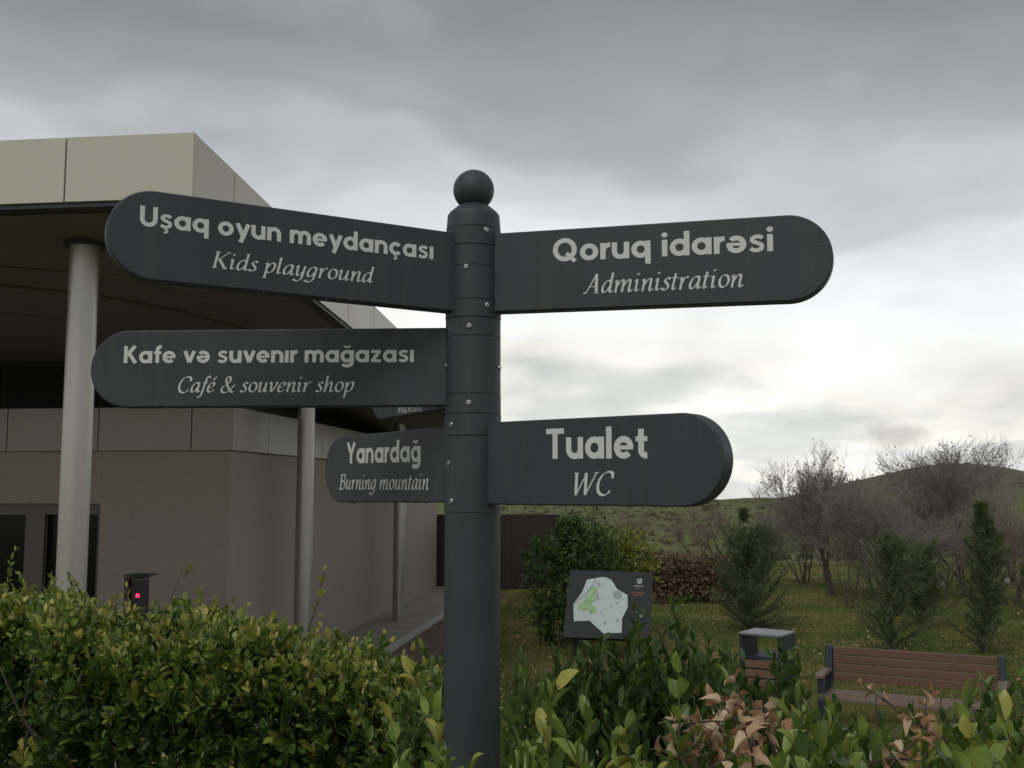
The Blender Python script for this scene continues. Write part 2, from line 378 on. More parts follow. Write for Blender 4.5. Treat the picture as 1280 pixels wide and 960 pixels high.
BF = {
 'o': (.69, [bowl()]), 'a': (.70, [bowl(), ([(.605, 0), (.605, .70)], SW)]), 'd': (.70, [bowl(), ([(.605, 0), (.605, 1.02)], SW)]),
 'q': (.70, [bowl(), ([(.605, -.27), (.605, .70)], SW)]),
 'ğ': (.70, [bowl(), ([(.605, .70), (.605, .0)] + arc(.34, -.03, .265, .17, 0, -150), SW * .95), (arc(.35, 1.0, .15, .13, 200, 340), .10)]),
 'e': (.69, [(arc(.345, .35, .25, .262, 0, 318), SW), ([(.12, .345), (.685, .345)], .13)]),
 'ə': (.69, [(arc(.345, .35, .25, .262, 180, 498), SW), ([(.57, .355), (.005, .355)], .13)]),
 's': (.54, [(S_, .16)]), 'ş': (.54, [(S_, .16), ([(x - .04, y) for x, y in ced[0][0]], .085)]),
 'ç': (.62, [(arc(.345, .35, .25, .262, 42, 318), SW)] + ced),
 'n': (.64, [([(.095, 0), (.095, .70)], SW), ([(.098, .3)] + arc(.32, .385, .225, .235, 180, 0) + [(.545, 0)], SW)]),
 'm': (1.0, [([(.095, 0), (.095, .70)], SW), ([(.098, .3)] + arc(.298, .40, .20, .22, 180, 0) + [(.498, 0)], SW), ([(.50, .3)] + arc(.70, .40, .20, .22, 180, 0) + [(.90, 0)], SW)]),
 'u': (.64, [([(.545, 0), (.545, .70)], SW), ([(.095, .70)] + arc(.32, .315, .225, .235, 180, 360) + [(.542, .4)], SW)]),
 'r': (.35, [([(.095, 0), (.095, .70)], SW), ([(.098, .28)] + arc(.36, .36, .262, .255, 180, 86), SW)]),
 'ı': (.19, [([(.095, 0), (.095, .70)], SW)]), 'i': (.21, [([(.105, 0), (.105, .70)], SW), (arc(.105, .90, .055, .055, 0, 360, 12), .115)]),
 'l': (.19, [([(.095, 0), (.095, 1.02)], SW)]),
 'f': (.38, [([(.19, 0), (.19, .76)] + arc(.40, .80, .21, .145, 180, 88), SW), ([(.0, .60), (.40, .60)], .155)]),
 't': (.40, [([(.19, .92), (.19, .25)] + arc(.37, .24, .18, .145, 180, 280), SW), ([(.0, .61), (.41, .61)], .155)]),
 'v': (.63, [([(.09, .70), (.335, .02)], SW), ([(.575, .70), (.33, .02)], SW)]),
 'y': (.63, [([(.09, .70), (.345, .03)], SW), ([(.58, .70), (.235, -.27)], SW)]),
 'z': (.56, [([(.04, .615), (.53, .615)], .165), ([(.44, .60), (.12, .10)], .19), ([(.03, .085), (.54, .085)], .165)]),
 'U': (.74, [([(.097, 1), (.097, .37)] + arc(.37, .37, .273, .28, 180, 360) + [(.643, 1)], .195)]),
 'K': (.74, [([(.1, 0), (.1, 1)], .2), ([(.17, .46), (.60, 1.0)], .2), ([(.28, .56), (.64, .0)], .2)]),
 'Q': (.96, [(arc(.46, .5, .365, .405, 0, 360, 36), .195), ([(.52, .34), (.86, -.02)], .17)]),
 'T': (.70, [([(.0, .91), (.70, .91)], .18), ([(.35, 0), (.35, .95)], .2)]),
 'M': (.98, [([(.1, 0), (.1, 1)], .2), ([(.88, 0), (.88, 1)], .2), ([(.14, .95), (.49, .3)], .18), ([(.84, .95), (.49, .3)], .18)]),
 'Y': (.78, [([(.09, 1), (.40, .42)], .2), ([(.69, 1), (.38, .42)], .2), ([(.39, 0), (.39, .46)], .2)]),
}
def it_bowl(): return sx_([(.45, .56), (.36, .63), (.24, .60), (.13, .44), (.09, .24), (.13, .07), (.22, .035), (.33, .13), (.44, .36)])
def hook(x): return [(x, .12), (x + .03, .03), (x + .09, .04), (x + .15, .12)]
arch = lambda x: (sx_([(x, .26), (x + .11, .50), (x + .23, .63), (x + .31, .56), (x + .31, .35), (x + .31, .12), (x + .35, .03), (x + .41, .04), (x + .47, .12)]), 1)
arch0 = lambda x: (sx_([(x, .26), (x + .11, .50), (x + .23, .63), (x + .31, .56), (x + .31, .35), (x + .31, .01)]), 1)
lead = lambda x: [(x - .10, .52), (x - .03, .62), (x, .63)]
ser = lambda x, y, w_=.11: ([(x - w_, y), (x + w_, y)], .5)
IF = {
 'i': (.34, [(lead(.14) + [(.14, .3)] + hook(.14), 1), (arc(.14, .90, .025, .025, 0, 360, 8), .75)]),
 'l': (.32, [([(.04, .98), (.13, 1.03), (.13, .3)] + hook(.13), 1)]),
 'n': (.62, [(lead(.14) + [(.14, 0)], 1), arch(.14)]), 'm': (.94, [(lead(.14) + [(.14, 0)], 1), arch0(.14), arch(.45)]),
 'h': (.62, [([(.05, .98), (.14, 1.03), (.14, 0)], 1), arch(.14)]),
 'r': (.46, [(lead(.14) + [(.14, 0)], 1), (sx_([(.14, .26), (.24, .52), (.34, .63), (.42, .60)]), 1)]),
 'u': (.62, [(sx_(lead(.14) + [(.13, .3), (.15, .08), (.23, .035), (.34, .12), (.45, .36)]), 1), ([(.46, .63), (.45, .3)] + hook(.45), 1)]),
 'a': (.60, [(it_bowl(), 1), ([(.47, .63), (.45, .3)] + hook(.45), 1)]),
 'd': (.60, [(it_bowl(), 1), ([(.37, 1.0), (.46, 1.03), (.45, .3)] + hook(.45), 1)]),
 'g': (.58, [(it_bowl(), 1), (sx_([(.47, .63), (.45, .3), (.42, -.08), (.32, -.26), (.15, -.30), (.0, -.22)]), 1)]),
 'y': (.58, [(sx_(lead(.14) + [(.14, .3), (.16, .09), (.23, .035), (.34, .12), (.45, .36)]), 1), (sx_([(.47, .63), (.45, .3), (.42, -.08), (.32, -.26), (.16, -.30), (.02, -.22)]), 1)]),
 'p': (.58, [(lead(.14) + [(.14, -.30)], 1), ser(.14, -.30), (sx_([(.14, .26), (.26, .54), (.38, .63), (.49, .55), (.50, .34), (.42, .12), (.28, .03), (.15, .08)]), 1)]),
 'o': (.56, [(arc(.30, .33, .20, .30, 0, 360, 24), 1)]),
 'e': (.50, [(sx_([(.10, .30), (.28, .34), (.41, .46), (.38, .60), (.28, .63), (.15, .50), (.09, .28), (.13, .09), (.24, .03), (.36, .08), (.44, .18)]), 1)]),
 's': (.42, [(sx_([(.37, .55), (.30, .63), (.20, .60), (.15, .48), (.24, .36), (.33, .24), (.31, .09), (.20, .03), (.10, .06), (.05, .13)]), 1)]),
 'v': (.50, [(sx_([(.02, .56), (.09, .63), (.15, .50), (.21, .04), (.36, .28), (.46, .52), (.42, .64)]), 1)]),
 'f': (.34, [(sx_([(.42, .93), (.36, 1.03), (.27, .97), (.22, .72), (.17, .3), (.12, -.10), (.04, -.28), (-.08, -.27)]), 1), ([(.08, .62), (.36, .62)], .7)]),
 't': (.36, [([(.17, .84), (.14, .35)] + hook(.13), 1), ([(.03, .62), (.33, .62)], .7)]),
 'K': (.78, [([(.16, 0), (.16, 1)], 1.15), ser(.16, .02), ser(.16, .98), ([(.17, .45), (.66, .96)], .7), ([(.30, .55), (.62, .05), (.74, .03)], 1.1), ser(.66, .98, .1)]),
 'C': (.76, [(sx_([(.70, .72), (.66, .93), (.48, 1.0), (.26, .90), (.12, .64), (.10, .36), (.20, .10), (.40, .0), (.58, .06), (.68, .2)]), 1.1), ([(.70, .72), (.70, .98)], .5)]),
 'A': (.80, [([(.0, .02), (.16, .12), (.48, 1.02)], .75), ([(.47, 1.0), (.62, .06)], 1.25), ser(.08, .02, .1), ser(.64, .02, .12), ([(.26, .36), (.58, .36)], .6)]),
 'W': (1.1, [([(.12, .98), (.24, .02)], 1.2), ([(.24, .02), (.58, .95)], .7), ([(.56, .98), (.68, .02)], 1.2), ([(.68, .02), (1.04, .98)], .7), ser(.12, .98), ser(1.04, .98, .09)]),
 'B': (.70, [([(.16, 0), (.16, 1)], 1.15), ser(.12, .98, .1), ser(.12, .02, .1), (sx_([(.16, .98), (.42, .99), (.55, .86), (.50, .64), (.34, .54), (.18, .53)]), 1), (sx_([(.34, .54), (.54, .48), (.62, .30), (.52, .08), (.34, .01), (.14, .02)]), 1.05)]),
 'M': (1.0, [([(.14, .0), (.22, 1.0)], .8), ([(.22, 1.0), (.44, .08)], 1.15), ([(.44, .08), (.82, 1.0)], .7), ([(.82, 1.0), (.84, .0)], 1.2), ser(.12, .02, .1), ser(.84, .02, .11), ser(.17, .98, .08), ser(.87, .98, .08)]),
 '&': (.86, [(sx_([(.80, .5), (.62, .22), (.42, .02), (.20, .01), (.09, .16), (.16, .38), (.40, .56), (.50, .76), (.44, .96), (.30, .98), (.24, .80), (.34, .52), (.56, .16), (.74, .02), (.84, .06)]), 1)]),
}
IF['é'] = (.50, IF['e'][1] + [([(.30, .80), (.46, 1.0)], 1.3)])
def text_polys(txt, font):
    """-> list of quads groups in font units, total width"""
    ital = font == 'italic'; F_ = IF if ital else BF; x = 0.0; strokes = []
    for ch in txt:
        if ch == ' ': x += .30 if ital else .33; continue
        adv, st = F_[ch]
        for pts, wd in st: strokes.append(([(px_ + x, py_) for px_, py_ in pts], wd))
        x += adv + (.0 if ital else .085)
    V, Fc = [], []
    for si, (pts, wd) in enumerate(strokes):
        P = [np.array(p, float) for p in pts]; n = len(P); closed = np.linalg.norm(P[0] - P[-1]) < 1e-6
        k = len(V)
        for i in range(n):
            if closed: a = P[(i - 1) % (n - 1)]; b_ = P[(i + 1) % (n - 1)] if i < n - 1 else P[1]
            else: a = P[max(i - 1, 0)]; b_ = P[min(i + 1, n - 1)]
            d = b_ - a; d /= max(np.linalg.norm(d), 1e-9); nr = np.array([-d[1], d[0]])
            if ital:
                th = math.atan2(d[1], d[0]) - R(32); hw = (.030 + .088 * abs(math.sin(th))) * wd / 2
            else: hw = wd / 2
            for sgn in (1, -1):
                q = P[i] + nr * hw * sgn
                if ital: q = q + np.array([q[1] * .19, 0])
                V.append((q[0], q[1], (si % 7)))
        Fc += [(k + 2 * i, k + 2 * i + 1, k + 2 * i + 3, k + 2 * i + 2) for i in range(n - 1)]
    V = np.array(V); V[:, 0] -= V[:, 0].min()
    return V, Fc, V[:, 0].max()

ARM_T = .045
def arm(ang, z0, h, tilt, tip, label, texts, drops=0, root=.060):
    a = R(ang); d = Vector((math.cos(a), math.sin(a), 0)); n = Vector((d.y, -d.x, 0))
    if n.y > 0: n = -n
    C = Vector((PX, PY, z0)); up = Vector((0, 0, 1)); r = h / 2; dd = d + up * tilt
    poly = [(root, -r)]
    poly += [(tip - r + r * math.cos(b), r * math.sin(b)) for b in np.linspace(-math.pi / 2, math.pi / 2, 33)]
    poly += [(root, r)]
    pts = [C + dd * s_ + up * w_ + n * (ARM_T / 2) for s_, w_ in poly]
    o = MB().prism(pts, -n * ARM_T).build('direction_arm', M['post'], sp_, bevel=.0035); smooth_by_angle(o, 35); o['label'] = label
    arm_ob = o
    plane0 = C + n * (ARM_T / 2)
    def hit(px, py):
        rr = ray(px, py); k = (plane0 - Vector((0, 0, EYE))).dot(n) / rr.dot(n); return Vector((0, 0, EYE)) + rr * k
    for txt, font, L_, Rr, topL, lab in texts:
        PL = hit(*L_); PR = hit(*Rr); PT = hit(L_[0], topL); ch = (PT - PL).length
        V, Fc, W = text_polys(txt, font)
        ex = (PR - PL) / W
        vs = [PL + ex * v[0] + up * ch * v[1] + n * (.0006 + .00006 * v[2]) for v in V]
        t_ = MB(); t_.v = [tuple(p) for p in vs]; t_.f = Fc
        lo = t_.build('lettering', M['ink'], arm_ob); lo['label'] = lab
    if drops:
        mb = MB()
        for i in range(drops):
            s_ = random.uniform(root + .02, tip - r * .7); rr = random.uniform(.0012, .0026)
            c = C + dd * s_ - up * (r + rr * .4) + n * (ARM_T / 2 - .004)
            mb.lathe([(-rr * 1.3, .0003), (-rr * .9, rr * .7), (0, rr), (rr * .8, rr * .6), (rr, .0004)], c, 8)
        do = mb.build('water_drops', M['water'], arm_ob, smooth=True); do['kind'] = 'stuff'
    # socket plate where the arm meets the pole
    return arm_ob
arm(-153.6, 2.985, .2, .02, .875, 'upper left arm reading Uşaq oyun meydançası, Kids playground',
    [('Uşaq oyun meydançası', 'bold', (174.5, 282), (541.5, 324.3), 256.6, 'bold pale lettering Uşaq oyun meydançası'),
     ('Kids playground', 'italic', (264.5, 334.6), (467.6, 354.2), 313.5, 'slanted pale lettering Kids playground')], 14)
arm(-18.9, 2.987, .2, -.02, .874, 'upper right arm reading Qoruq idarəsi, Administration',
    [('Qoruq idarəsi', 'bold', (691.3, 327.3), (967, 313.9), 298.6, 'bold pale lettering Qoruq idarəsi'),
     ('Administration', 'italic', (728.5, 367.5), (929.5, 358.6), 343.6, 'slanted pale lettering Administration')], 12)
arm(176.5, 2.752, .197, 0, .979, 'middle left arm reading Kafe və suvenır mağazası, Café & souvenir shop',
    [('Kafe və suvenır mağazası', 'bold', (154.6, 454), (517.3, 452.6), 432.6, 'bold pale lettering Kafe və suvenır mağazası'),
     ('Café & souvenir shop', 'italic', (222.5, 490.8), (442.8, 490), 471.2, 'slanted pale lettering Café & souvenir shop')], 16)
arm(-37.8, 2.51, .2, 0, .697, 'lower right arm reading Tualet, WC',
    [('Tualet', 'bold', (683, 573.5), (809.7, 572.9), 536, 'bold pale lettering Tualet'),
     ('WC', 'italic', (718, 619.5), (768.3, 618.8), 591, 'slanted pale lettering WC')], 40)
arm(128.3, 2.511, .194, -.01, .727, 'lower left arm reading Yanardağ, Burning mountain',
    [('Yanardağ', 'bold', (433.4, 579.3), (525.9, 577.4), 553.5, 'bold pale lettering Yanardağ'),
     ('Burning mountain', 'italic', (424, 611.8), (536.2, 612.3), 593.2, 'slanted pale lettering Burning mountain')], 10)
arm(118, 2.752, .197, 0, .68, 'middle arm pointing away from the viewer, mostly hidden, reading Museum',
    [('Muzey', 'bold', (497, 494), (527, 490), 474, 'bold pale lettering Muzey'),
     ('Museum', 'italic', (496.6, 516.6), (527.6, 513.8), 502.3, 'slanted pale lettering Museum')], 0)
# screws
def on_post(px, py, r=.0706):
    rr = ray(px, py); o0 = Vector((0, 0, EYE)); a_ = rr.x ** 2 + rr.y ** 2; b_ = -2 * (rr.x * PX + rr.y * PY); c_ = PX ** 2 + PY ** 2 - r ** 2
    disc = b_ * b_ - 4 * a_ * c_
    k = (-b_ - math.sqrt(max(disc, 0))) / (2 * a_); return o0 + rr * k
for px, py in [(607.5, 287), (582.5, 333), (608.5, 381), (586.5, 407), (561.5, 382), (586, 503), (564.5, 530.5), (561, 579), (564.5, 626.5), (557.2, 457.5), (624.5, 459.5), (622.0, 300), (560.2, 300)]:
    p = on_post(px, py); nn = Vector((p.x - PX, p.y - PY, 0)).normalized()
    mb = MB().tube([p - nn * .001, p + nn * .002, p + nn * .003], [.0062, .0060, .0045], 12)
    so_ = mb.build('screw', M['steel'], sp_, smooth=False)
    MB().tube([p + nn * .0025, p + nn * .0034], [.0030, .0030], 6).build('screw_socket', M['hole'], so_)

# ================================================================== building
cornerY = 7.13
CB = at(240, 247, cornerY)                     # bottom corner of the canopy edge
zb0 = CB.z; zt0 = at(240, 165, cornerY).z
uu = Vector((1, -.12, 0)).normalized(); vv = Vector((.12, 1, 0)).normalized()
SL = -.068
def cp(u, v, dz=0): p = CB + uu * u + vv * v; return Vector((p.x, p.y, zb0 + SL * v + dz))
H = zt0 - zb0
bld = empty('visitor_building', (-3.4, 12.6, 0), 'low taupe rendered building under a wide beige edged canopy on round columns', 'building')
def panel_between(a0, a1, dirv, top0, bot0, out, name, m, thick=.05):
    pass
def wall_panel(p0, p1, z0a, z0b, z1a, z1b, outn, name, m, parent, thick=.04, bevel=.003):
    """upright panel from p0 to p1 (plan), bottoms z0a,z0b, tops z1a,z1b; the outer face on the line, thickness inward"""
    i = -outn * thick
    b = [Vector((p0.x, p0.y, z0a)), Vector((p1.x, p1.y, z0b)), Vector((p1.x + i.x, p1.y + i.y, z0b)), Vector((p0.x + i.x, p0.y + i.y, z0a))]
    t = [Vector((b[0].x, b[0].y, z1a)), Vector((b[1].x, b[1].y, z1b)), Vector((b[2].x, b[2].y, z1b)), Vector((b[3].x, b[3].y, z1a))]
    return MB().hexa(b, t).build(name, m, parent, bevel=bevel)
# canopy core
core = MB()
D = 15.0; W_ = 11.0
ci = [cp(-W_, .05, .05), cp(-.05, .05, .05), cp(-.05, D, .05), cp(-W_, D, .05)]
core.hexa(ci, [p + Vector((0, 0, H - .07)) for p in ci]); canopy = core.build('canopy_roof', M['trim'], bld)
# front fascia panels (seam at px 72)
fr = [0, -.955]; 
while fr[-1] > -W_ + 1: fr.append(fr[-1] - 1.12)
for k in range(len(fr) - 1):
    a, b = cp(fr[k + 1] + .006, 0), cp(fr[k] - (.0 if k == 0 else .006), 0)
    wall_panel(a, b, a.z, b.z, a.z + H, b.z + H, -vv, 'fascia_panel', M['fascia'], canopy)
sv = [0.0, .757]
while sv[-1] < D - 1: sv.append(sv[-1] + 1.083)
for k in range(len(sv) - 1):
    v0 = sv[k] + (.041 if k == 0 else .006); v1 = sv[k + 1] - .006
    a, b = cp(0, v0), cp(0, v1)
    wall_panel(a, b, a.z, b.z, a.z + H, b.z + H, uu, 'fascia_panel', M['fascia'], canopy)
# dark drip edge under the fascia
a, b = cp(-W_, .02, -.035), cp(-.02, .02, -.035)
wall_panel(a, b, a.z, b.z, a.z + .034, b.z + .034, -vv, 'drip_edge', M['trim'], canopy, .12)
a, b = cp(-.02, .15, -.035), cp(-.02, D, -.035)
wall_panel(a, b, a.z, b.z, a.z + .034, b.z + .034, uu, 'drip_edge', M['trim'], canopy, .12)
# soffit boards with curved joints: pixel curves brought onto the sloping soffit plane
pn = (cp(1, 0) - cp(0, 0)).cross(cp(0, 1) - cp(0, 0)).normalized(); p0 = cp(0, 0, -.01)
def soff(px, py):
    rr = ray(px, py); k = (p0 - Vector((0, 0, EYE))).dot(pn) / rr.dot(pn); q = Vector((0, 0, EYE)) + rr * k - CB; q.z = 0
    return q.dot(uu), q.dot(vv)
arcs = [[(0, 332), (86, 339), (124, 345), (262, 371), (319, 388), (360, 409)], [(0, 356), (124, 369), (225, 388), (300, 409)], [(0, 390), (75, 397), (150, 412)]]
us = np.linspace(-W_ + .1, -.14, 40)
curves = [np.full_like(us, .14)]
for A in arcs:
    q = np.array([soff(*p) for p in A]); q = q[np.argsort(q[:, 0])]; c2 = np.polyfit(q[:, 0], q[:, 1], 2 if len(A) > 4 else 1)
    sl0 = (q[1, 1] - q[0, 1]) / (q[1, 0] - q[0, 0]); sl1 = (q[-1, 1] - q[-2, 1]) / (q[-1, 0] - q[-2, 0])
    y_ = np.where(us < q[0, 0], q[0, 1] + (us - q[0, 0]) * sl0, np.where(us > q[-1, 0], q[-1, 1] + (us - q[-1, 0]) * sl1, np.interp(us, q[:, 0], q[:, 1])))
    curves.append(np.clip(y_, curves[-1] + .35, D - 1.5))
curves.append(np.clip(curves[-1] + 2.0, 0, D - .6)); curves.append(np.full_like(us, D - .05))
print([np.round(c[::6], 1).tolist() for c in curves])
for k in range(len(curves) - 1):
    mb = MB(); vs = []; fs = []
    for i, u in enumerate(us):
        va = curves[k][i] + .05; vb = curves[k + 1][i] - .05
        lift = .012 * (k % 2)
        for v_, dz in ((va, -.02), (vb, -.02), (vb, .03), (va, .03)): vs.append(cp(float(u), float(v_), dz + lift))
    n_ = len(us)
    for i in range(n_ - 1):
        o_ = i * 4
        for j in range(4): fs.append((o_ + j, o_ + (j + 1) % 4, o_ + 4 + (j + 1) % 4, o_ + 4 + j))
    fs += [(0, 3, 2, 1), tuple((n_ - 1) * 4 + j for j in range(4))]
    mb.add(vs, fs).build('soffit_board', M['soffit'], canopy)
# columns
for px, Yc, ptop in ((96.5, 8.17, 299), (382.5, 13.9, None), (500.7, 19.3, None)):
    x = atx({96.5: 96.5}.get(px, px), Yc)
    c = Vector((x, Yc, 0)); q = c - CB; q.z = 0; v = q.dot(vv); ztop = zb0 + SL * v - .015
    r_ = .113
    co = MB().lathe([(0, r_), (.02, r_), (ztop, r_)], (x, Yc, 0), 40).build('column', M['column'], bld, smooth=False); smooth_by_angle(co)
    if Yc < 9: MB().lathe([(ztop - .03, r_ + .045), (ztop + .005, r_ + .045)], (x, Yc, 0), 40).build('column_collar', M['trim'], co)
    MB().lathe([(0.0, r_ + .05), (.03, r_ + .05), (.035, r_ + .03)], (x, Yc, 0), 40).build('base_plate', M['column'], co)
# lower walls
WC = Vector((-3.40, 12.6, 0)); zbB = zat(563.5, 12.6); zbT = zat(508.5, 12.6)
def wp(u, v, z=0): p = WC + uu * u + vv * v; return Vector((p.x, p.y, z))
Lw = 13.1; Ww = 11.5
# side wall
b = [wp(0, .302), wp(0, Lw), wp(-.3, Lw), wp(-.3, .302)]
MB().hexa(b, [p + Vector((0, 0, zbB)) for p in b]).build('wall', M['stucco'], bld)
# end wall behind the corner
b = [wp(-Ww, Lw - .3), wp(-.31, Lw - .3), wp(-.31, Lw), wp(-Ww, Lw)]
MB().hexa(b, [p + Vector((0, 0, zbB)) for p in b]).build('wall', M['stucco'], bld)
# front wall with a door/window opening : pieces left, above, right of the opening
u_r = -((130.6 - 0) and 0)  # placeholder, replaced below
def front_u(px, v=0):
    # u on the front wall line seen at pixel column px
    k = (px - 640) / F
    # (WC.x + uu.x*u + vv.x*v) = k*(WC.y + uu.y*u + vv.y*v)
    return (k * (WC.y + vv.y * v) - WC.x - vv.x * v) / (uu.x - k * uu.y)
uD1 = front_u(129); yD = (WC + uu * uD1).y; zD = zat(629.5, yD); uD0 = uD1 - 4.4
for (ua, ub, za, zb_) in ((uD1, 0, 0, zbB), (-Ww, uD0, 0, zbB), (uD0 + .002, uD1 - .002, zD, zbB)):
    b = [wp(ua, 0, za), wp(ub, 0, za), wp(ub, .3, za), wp(ua, .3, za)]
    MB().hexa(b, [Vector((p.x, p.y, zb_)) for p in b]).build('wall', M['stucco'], bld)
# glazed entrance : frame members and panes
wf = MB()
bt = .11
fo = empty('x', (0, 0, 0), None, None); bpy.data.objects.remove(fo)
def fbox(u0, u1, z0, z1, v0=.06, v1=.14):
    b = [wp(u0, v0, z0), wp(u1, v0, z0), wp(u1, v1, z0), wp(u0, v1, z0)]; return b, [Vector((p.x, p.y, z1)) for p in b]
wf.hexa(*fbox(uD0, uD1, zD - .13, zD - .003))
ent = wf.build('entrance_frame', M['frame'], bld)
um = [uD1 - .10, front_u(123.0), front_u(57), front_u(33.5)]
step = um[1] - um[2]; gapw = um[2] - um[3]
edges = [(front_u(123.5), uD1 - .003)]
u = front_u(57)
while u - gapw > uD0:
    edges.append((u - gapw, u)); u -= gapw + step
for a_, b_ in edges: MB().hexa(*fbox(a_, b_, .02, zD - .132)).build('door_post', M['frame'], ent)
MB().hexa(*fbox(uD0 + .02, uD1 - .02, .02, zD - .14, .16, .19)).build('door_glass', M['glass'], ent)
# dark interior behind the glass is the glass itself backed by a wall
# band of metal panels
bu = [0.05]; u1 = front_u(239, -.05); u2 = front_u(122.5, -.05); stp = u1 - u2
k_ = u1
while k_ > -Ww: bu.append(k_); k_ -= stp
def bandp(a, b, out, parent):
    wall_panel(a, b, zbB + .004, zbB + .004, zbT, zbT, out, 'band_panel', M['band'], parent, .10, .004)
band = MB().hexa([wp(-Ww, .0, zbB + .02), wp(-.02, .0, zbB + .02), wp(-.02, Lw - .02, zbB + .02), wp(-Ww, Lw - .02, zbB + .02)],
                 [wp(-Ww, .0, zbT - .02), wp(-.02, .0, zbT - .02), wp(-.02, Lw - .02, zbT - .02), wp(-Ww, Lw - .02, zbT - .02)]).build('roof_slab', M['trim'], bld)
for k in range(len(bu) - 1):
    a, b = wp(bu[k + 1] + .006, -.05), wp(bu[k] - (.0 if k == 0 else .006), -.05); bandp(a, b, -vv, band)
v_ = -.05 + .10
svv = [.052]
kx = 1.15
while kx < Lw: svv.append(kx); kx += 1.18
svv.append(Lw)
for k in range(len(svv) - 1):
    a, b = wp(.05, svv[k] + .006), wp(.05, svv[k + 1] - .006)
    wall_panel(a, b, zbB + .004, zbB + .004, zbT, zbT, uu, 'band_panel', M['band'], band, .10, .004)
# near-black clerestory sheets, the shade between band and canopy put into their colour
def zsof(p): q = p - CB; q = Vector((q.x, q.y, 0)); return zb0 + SL * q.dot(vv) + .02
a, b = wp(-Ww, .45), wp(-.5, .45)
cl = wall_panel(a, b, zbT - .03, zbT - .03, zsof(a), zsof(b), -vv, 'clerestory_shade_sheet', M['hole'], bld, .08)
a2, b2 = wp(-.5, .54), wp(-.5, Lw - 2.0)
wall_panel(a2, b2, zbT - .03, zbT - .03, zsof(a2), zsof(b2), uu, 'clerestory_shade_sheet', M['black'], bld, .08)
k = -.6
while k > -Ww:
    a, b = wp(k - 1.3, .43), wp(k - .04, .43)
    wall_panel(a, b, zbT, zbT, zsof(a) - .1, zsof(b) - .1, -vv, 'clerestory_pane', M['cglass'], cl, .015, 0); k -= 1.34
# apron, kerb, soil
def strip(name, pts, z, m, kind='structure', thick=.1):
    mb = MB().prism([Vector((p[0], p[1], z - thick)) for p in pts], Vector((0, 0, thick))); o = mb.build(name, m); o['kind'] = kind; return o
def colx(Yc, off=0): return -1.92 + .124 * (Yc - 15.7) + off
strip('apron_pavement', [(-16, 7.6), (colx(7.6), 7.6), (colx(26), 26), (-16, 26)], .05, M['concrete'])
strip('kerb', [(colx(7.6) + .003, 7.6), (colx(7.6) + .13, 7.6), (colx(26) + .13, 26), (colx(26) + .003, 26)], .075, M['paving'])
strip('planting_bed', [(colx(7.6) + .135, 7.6), (colx(7.6) + 1.0, 7.6), (colx(24.2) + .75, 24.2), (colx(24.2) + .135, 24.2)], .03, M['soil'])
strip('garden_path', [(.4, 8.75), (12, 7.2), (12, 9.25), (.4, 10.4)], .03, M['paving'], thick=.08)
#strip('garden_path', [(-1.2, 7.0), (.395, 7.0), (.395, 10.4), (-1.2, 10.0)], .028, M['paving'], thick=.08)

# ================================================================== turnstile terminal
def terminal():
    Yt = 11.2; x0 = atx(163, Yt); x1 = atx(193, Yt); zt_ = zat(718.5, Yt)
    r = empty('ticket_terminal', ((x0 + x1) / 2, Yt, .05), 'black upright terminal with a small canopy and glowing red cross, behind the left hedge', 'terminal')
    MB().box((x0, Yt - .02, .05), (x0 + .045, Yt + .2, zt_ - .03)).build('housing_post', mat('dark red brown metal', (.045, .02, .018), .5), r)
    MB().box((x0 + .06, Yt + .02, .05), (x1 - .07, Yt + .2, zt_ - .035)).build('display_panel', M['black'], r)
    MB().box((x0 - .003, Yt - .04, zt_ - .02), (x1 + .01, Yt + .22, zt_)).build('rain_hood', M['trim'], r, bevel=.004)
    MB().tube([(x0 + .05, Yt - .045, zt_ - .022), ((x0 + x1) / 2 + .02, Yt - .05, zt_ - .045), (x1 + .05, Yt - .06, zt_ - .03)], .005, 6).build('hood_rim', M['steel'], r)
    c = at(172, 744.5, Yt + .012); s_ = .022
    mb = MB()
    for q in (1, -1):
        d = Vector((1, 0, q)).normalized(); e2 = Vector((-d.z, 0, d.x)); y_ = Yt + .010 - .003 * (q > 0)
        vs = [Vector((c.x, y_, c.z)) + d * a_ * s_ + e2 * b_ * .008 for a_, b_ in ((-1, -1), (1, -1), (1, 1), (-1, 1))]
        mb.prism(vs, Vector((0, .0025, 0)))
    mb.build('red_cross_light', M['led'], r)
terminal()
# ================================================================== fence
def fence():
    Yf = 25.9; xa = atx(527, Yf); xb = atx(697, Yf); zt_ = zat(643, Yf); za = float(gz(0, Yf)) - .02
    r = empty('slatted_fence', (xa, Yf, za), 'dark brown fence of upright slats beside the end of the building', 'fence')
    n = int((xb - xa) / .115)
    for i in range(n):
        x = xa + (xb - xa) * i / n; MB().box((x, Yf + (i % 2) * .014 + random.uniform(-.004, .004), za), (x + (xb - xa) / n - .004, Yf + .02, zt_ + random.uniform(-.004, .004))).build('slat', M['fence'], r)
    for i in range(9):
        y = Yf + .05 + i * .115; MB().box((xb, y, za), (xb + .02, y + .098, zt_ - .003)).build('slat', M['fence'], r)
    MB().box((xa, Yf + .0215, za), (xb - .001, Yf + .0245, zt_ - .02)).build('backing_sheet', M['fence'], r)
    for z in (.35, 1.55): MB().box((xa, Yf + .025, za + z), (xb - .005, Yf + .065, za + z + .06)).build('rail', M['fence'], r)
    MB().box((xb - .35, Yf - .012, zt_ - .006), (xb + .03, Yf + .04, zt_ + .018)).build('end_cap', mat('pale fence cap', (.22, .19, .15), .6), r)
fence()
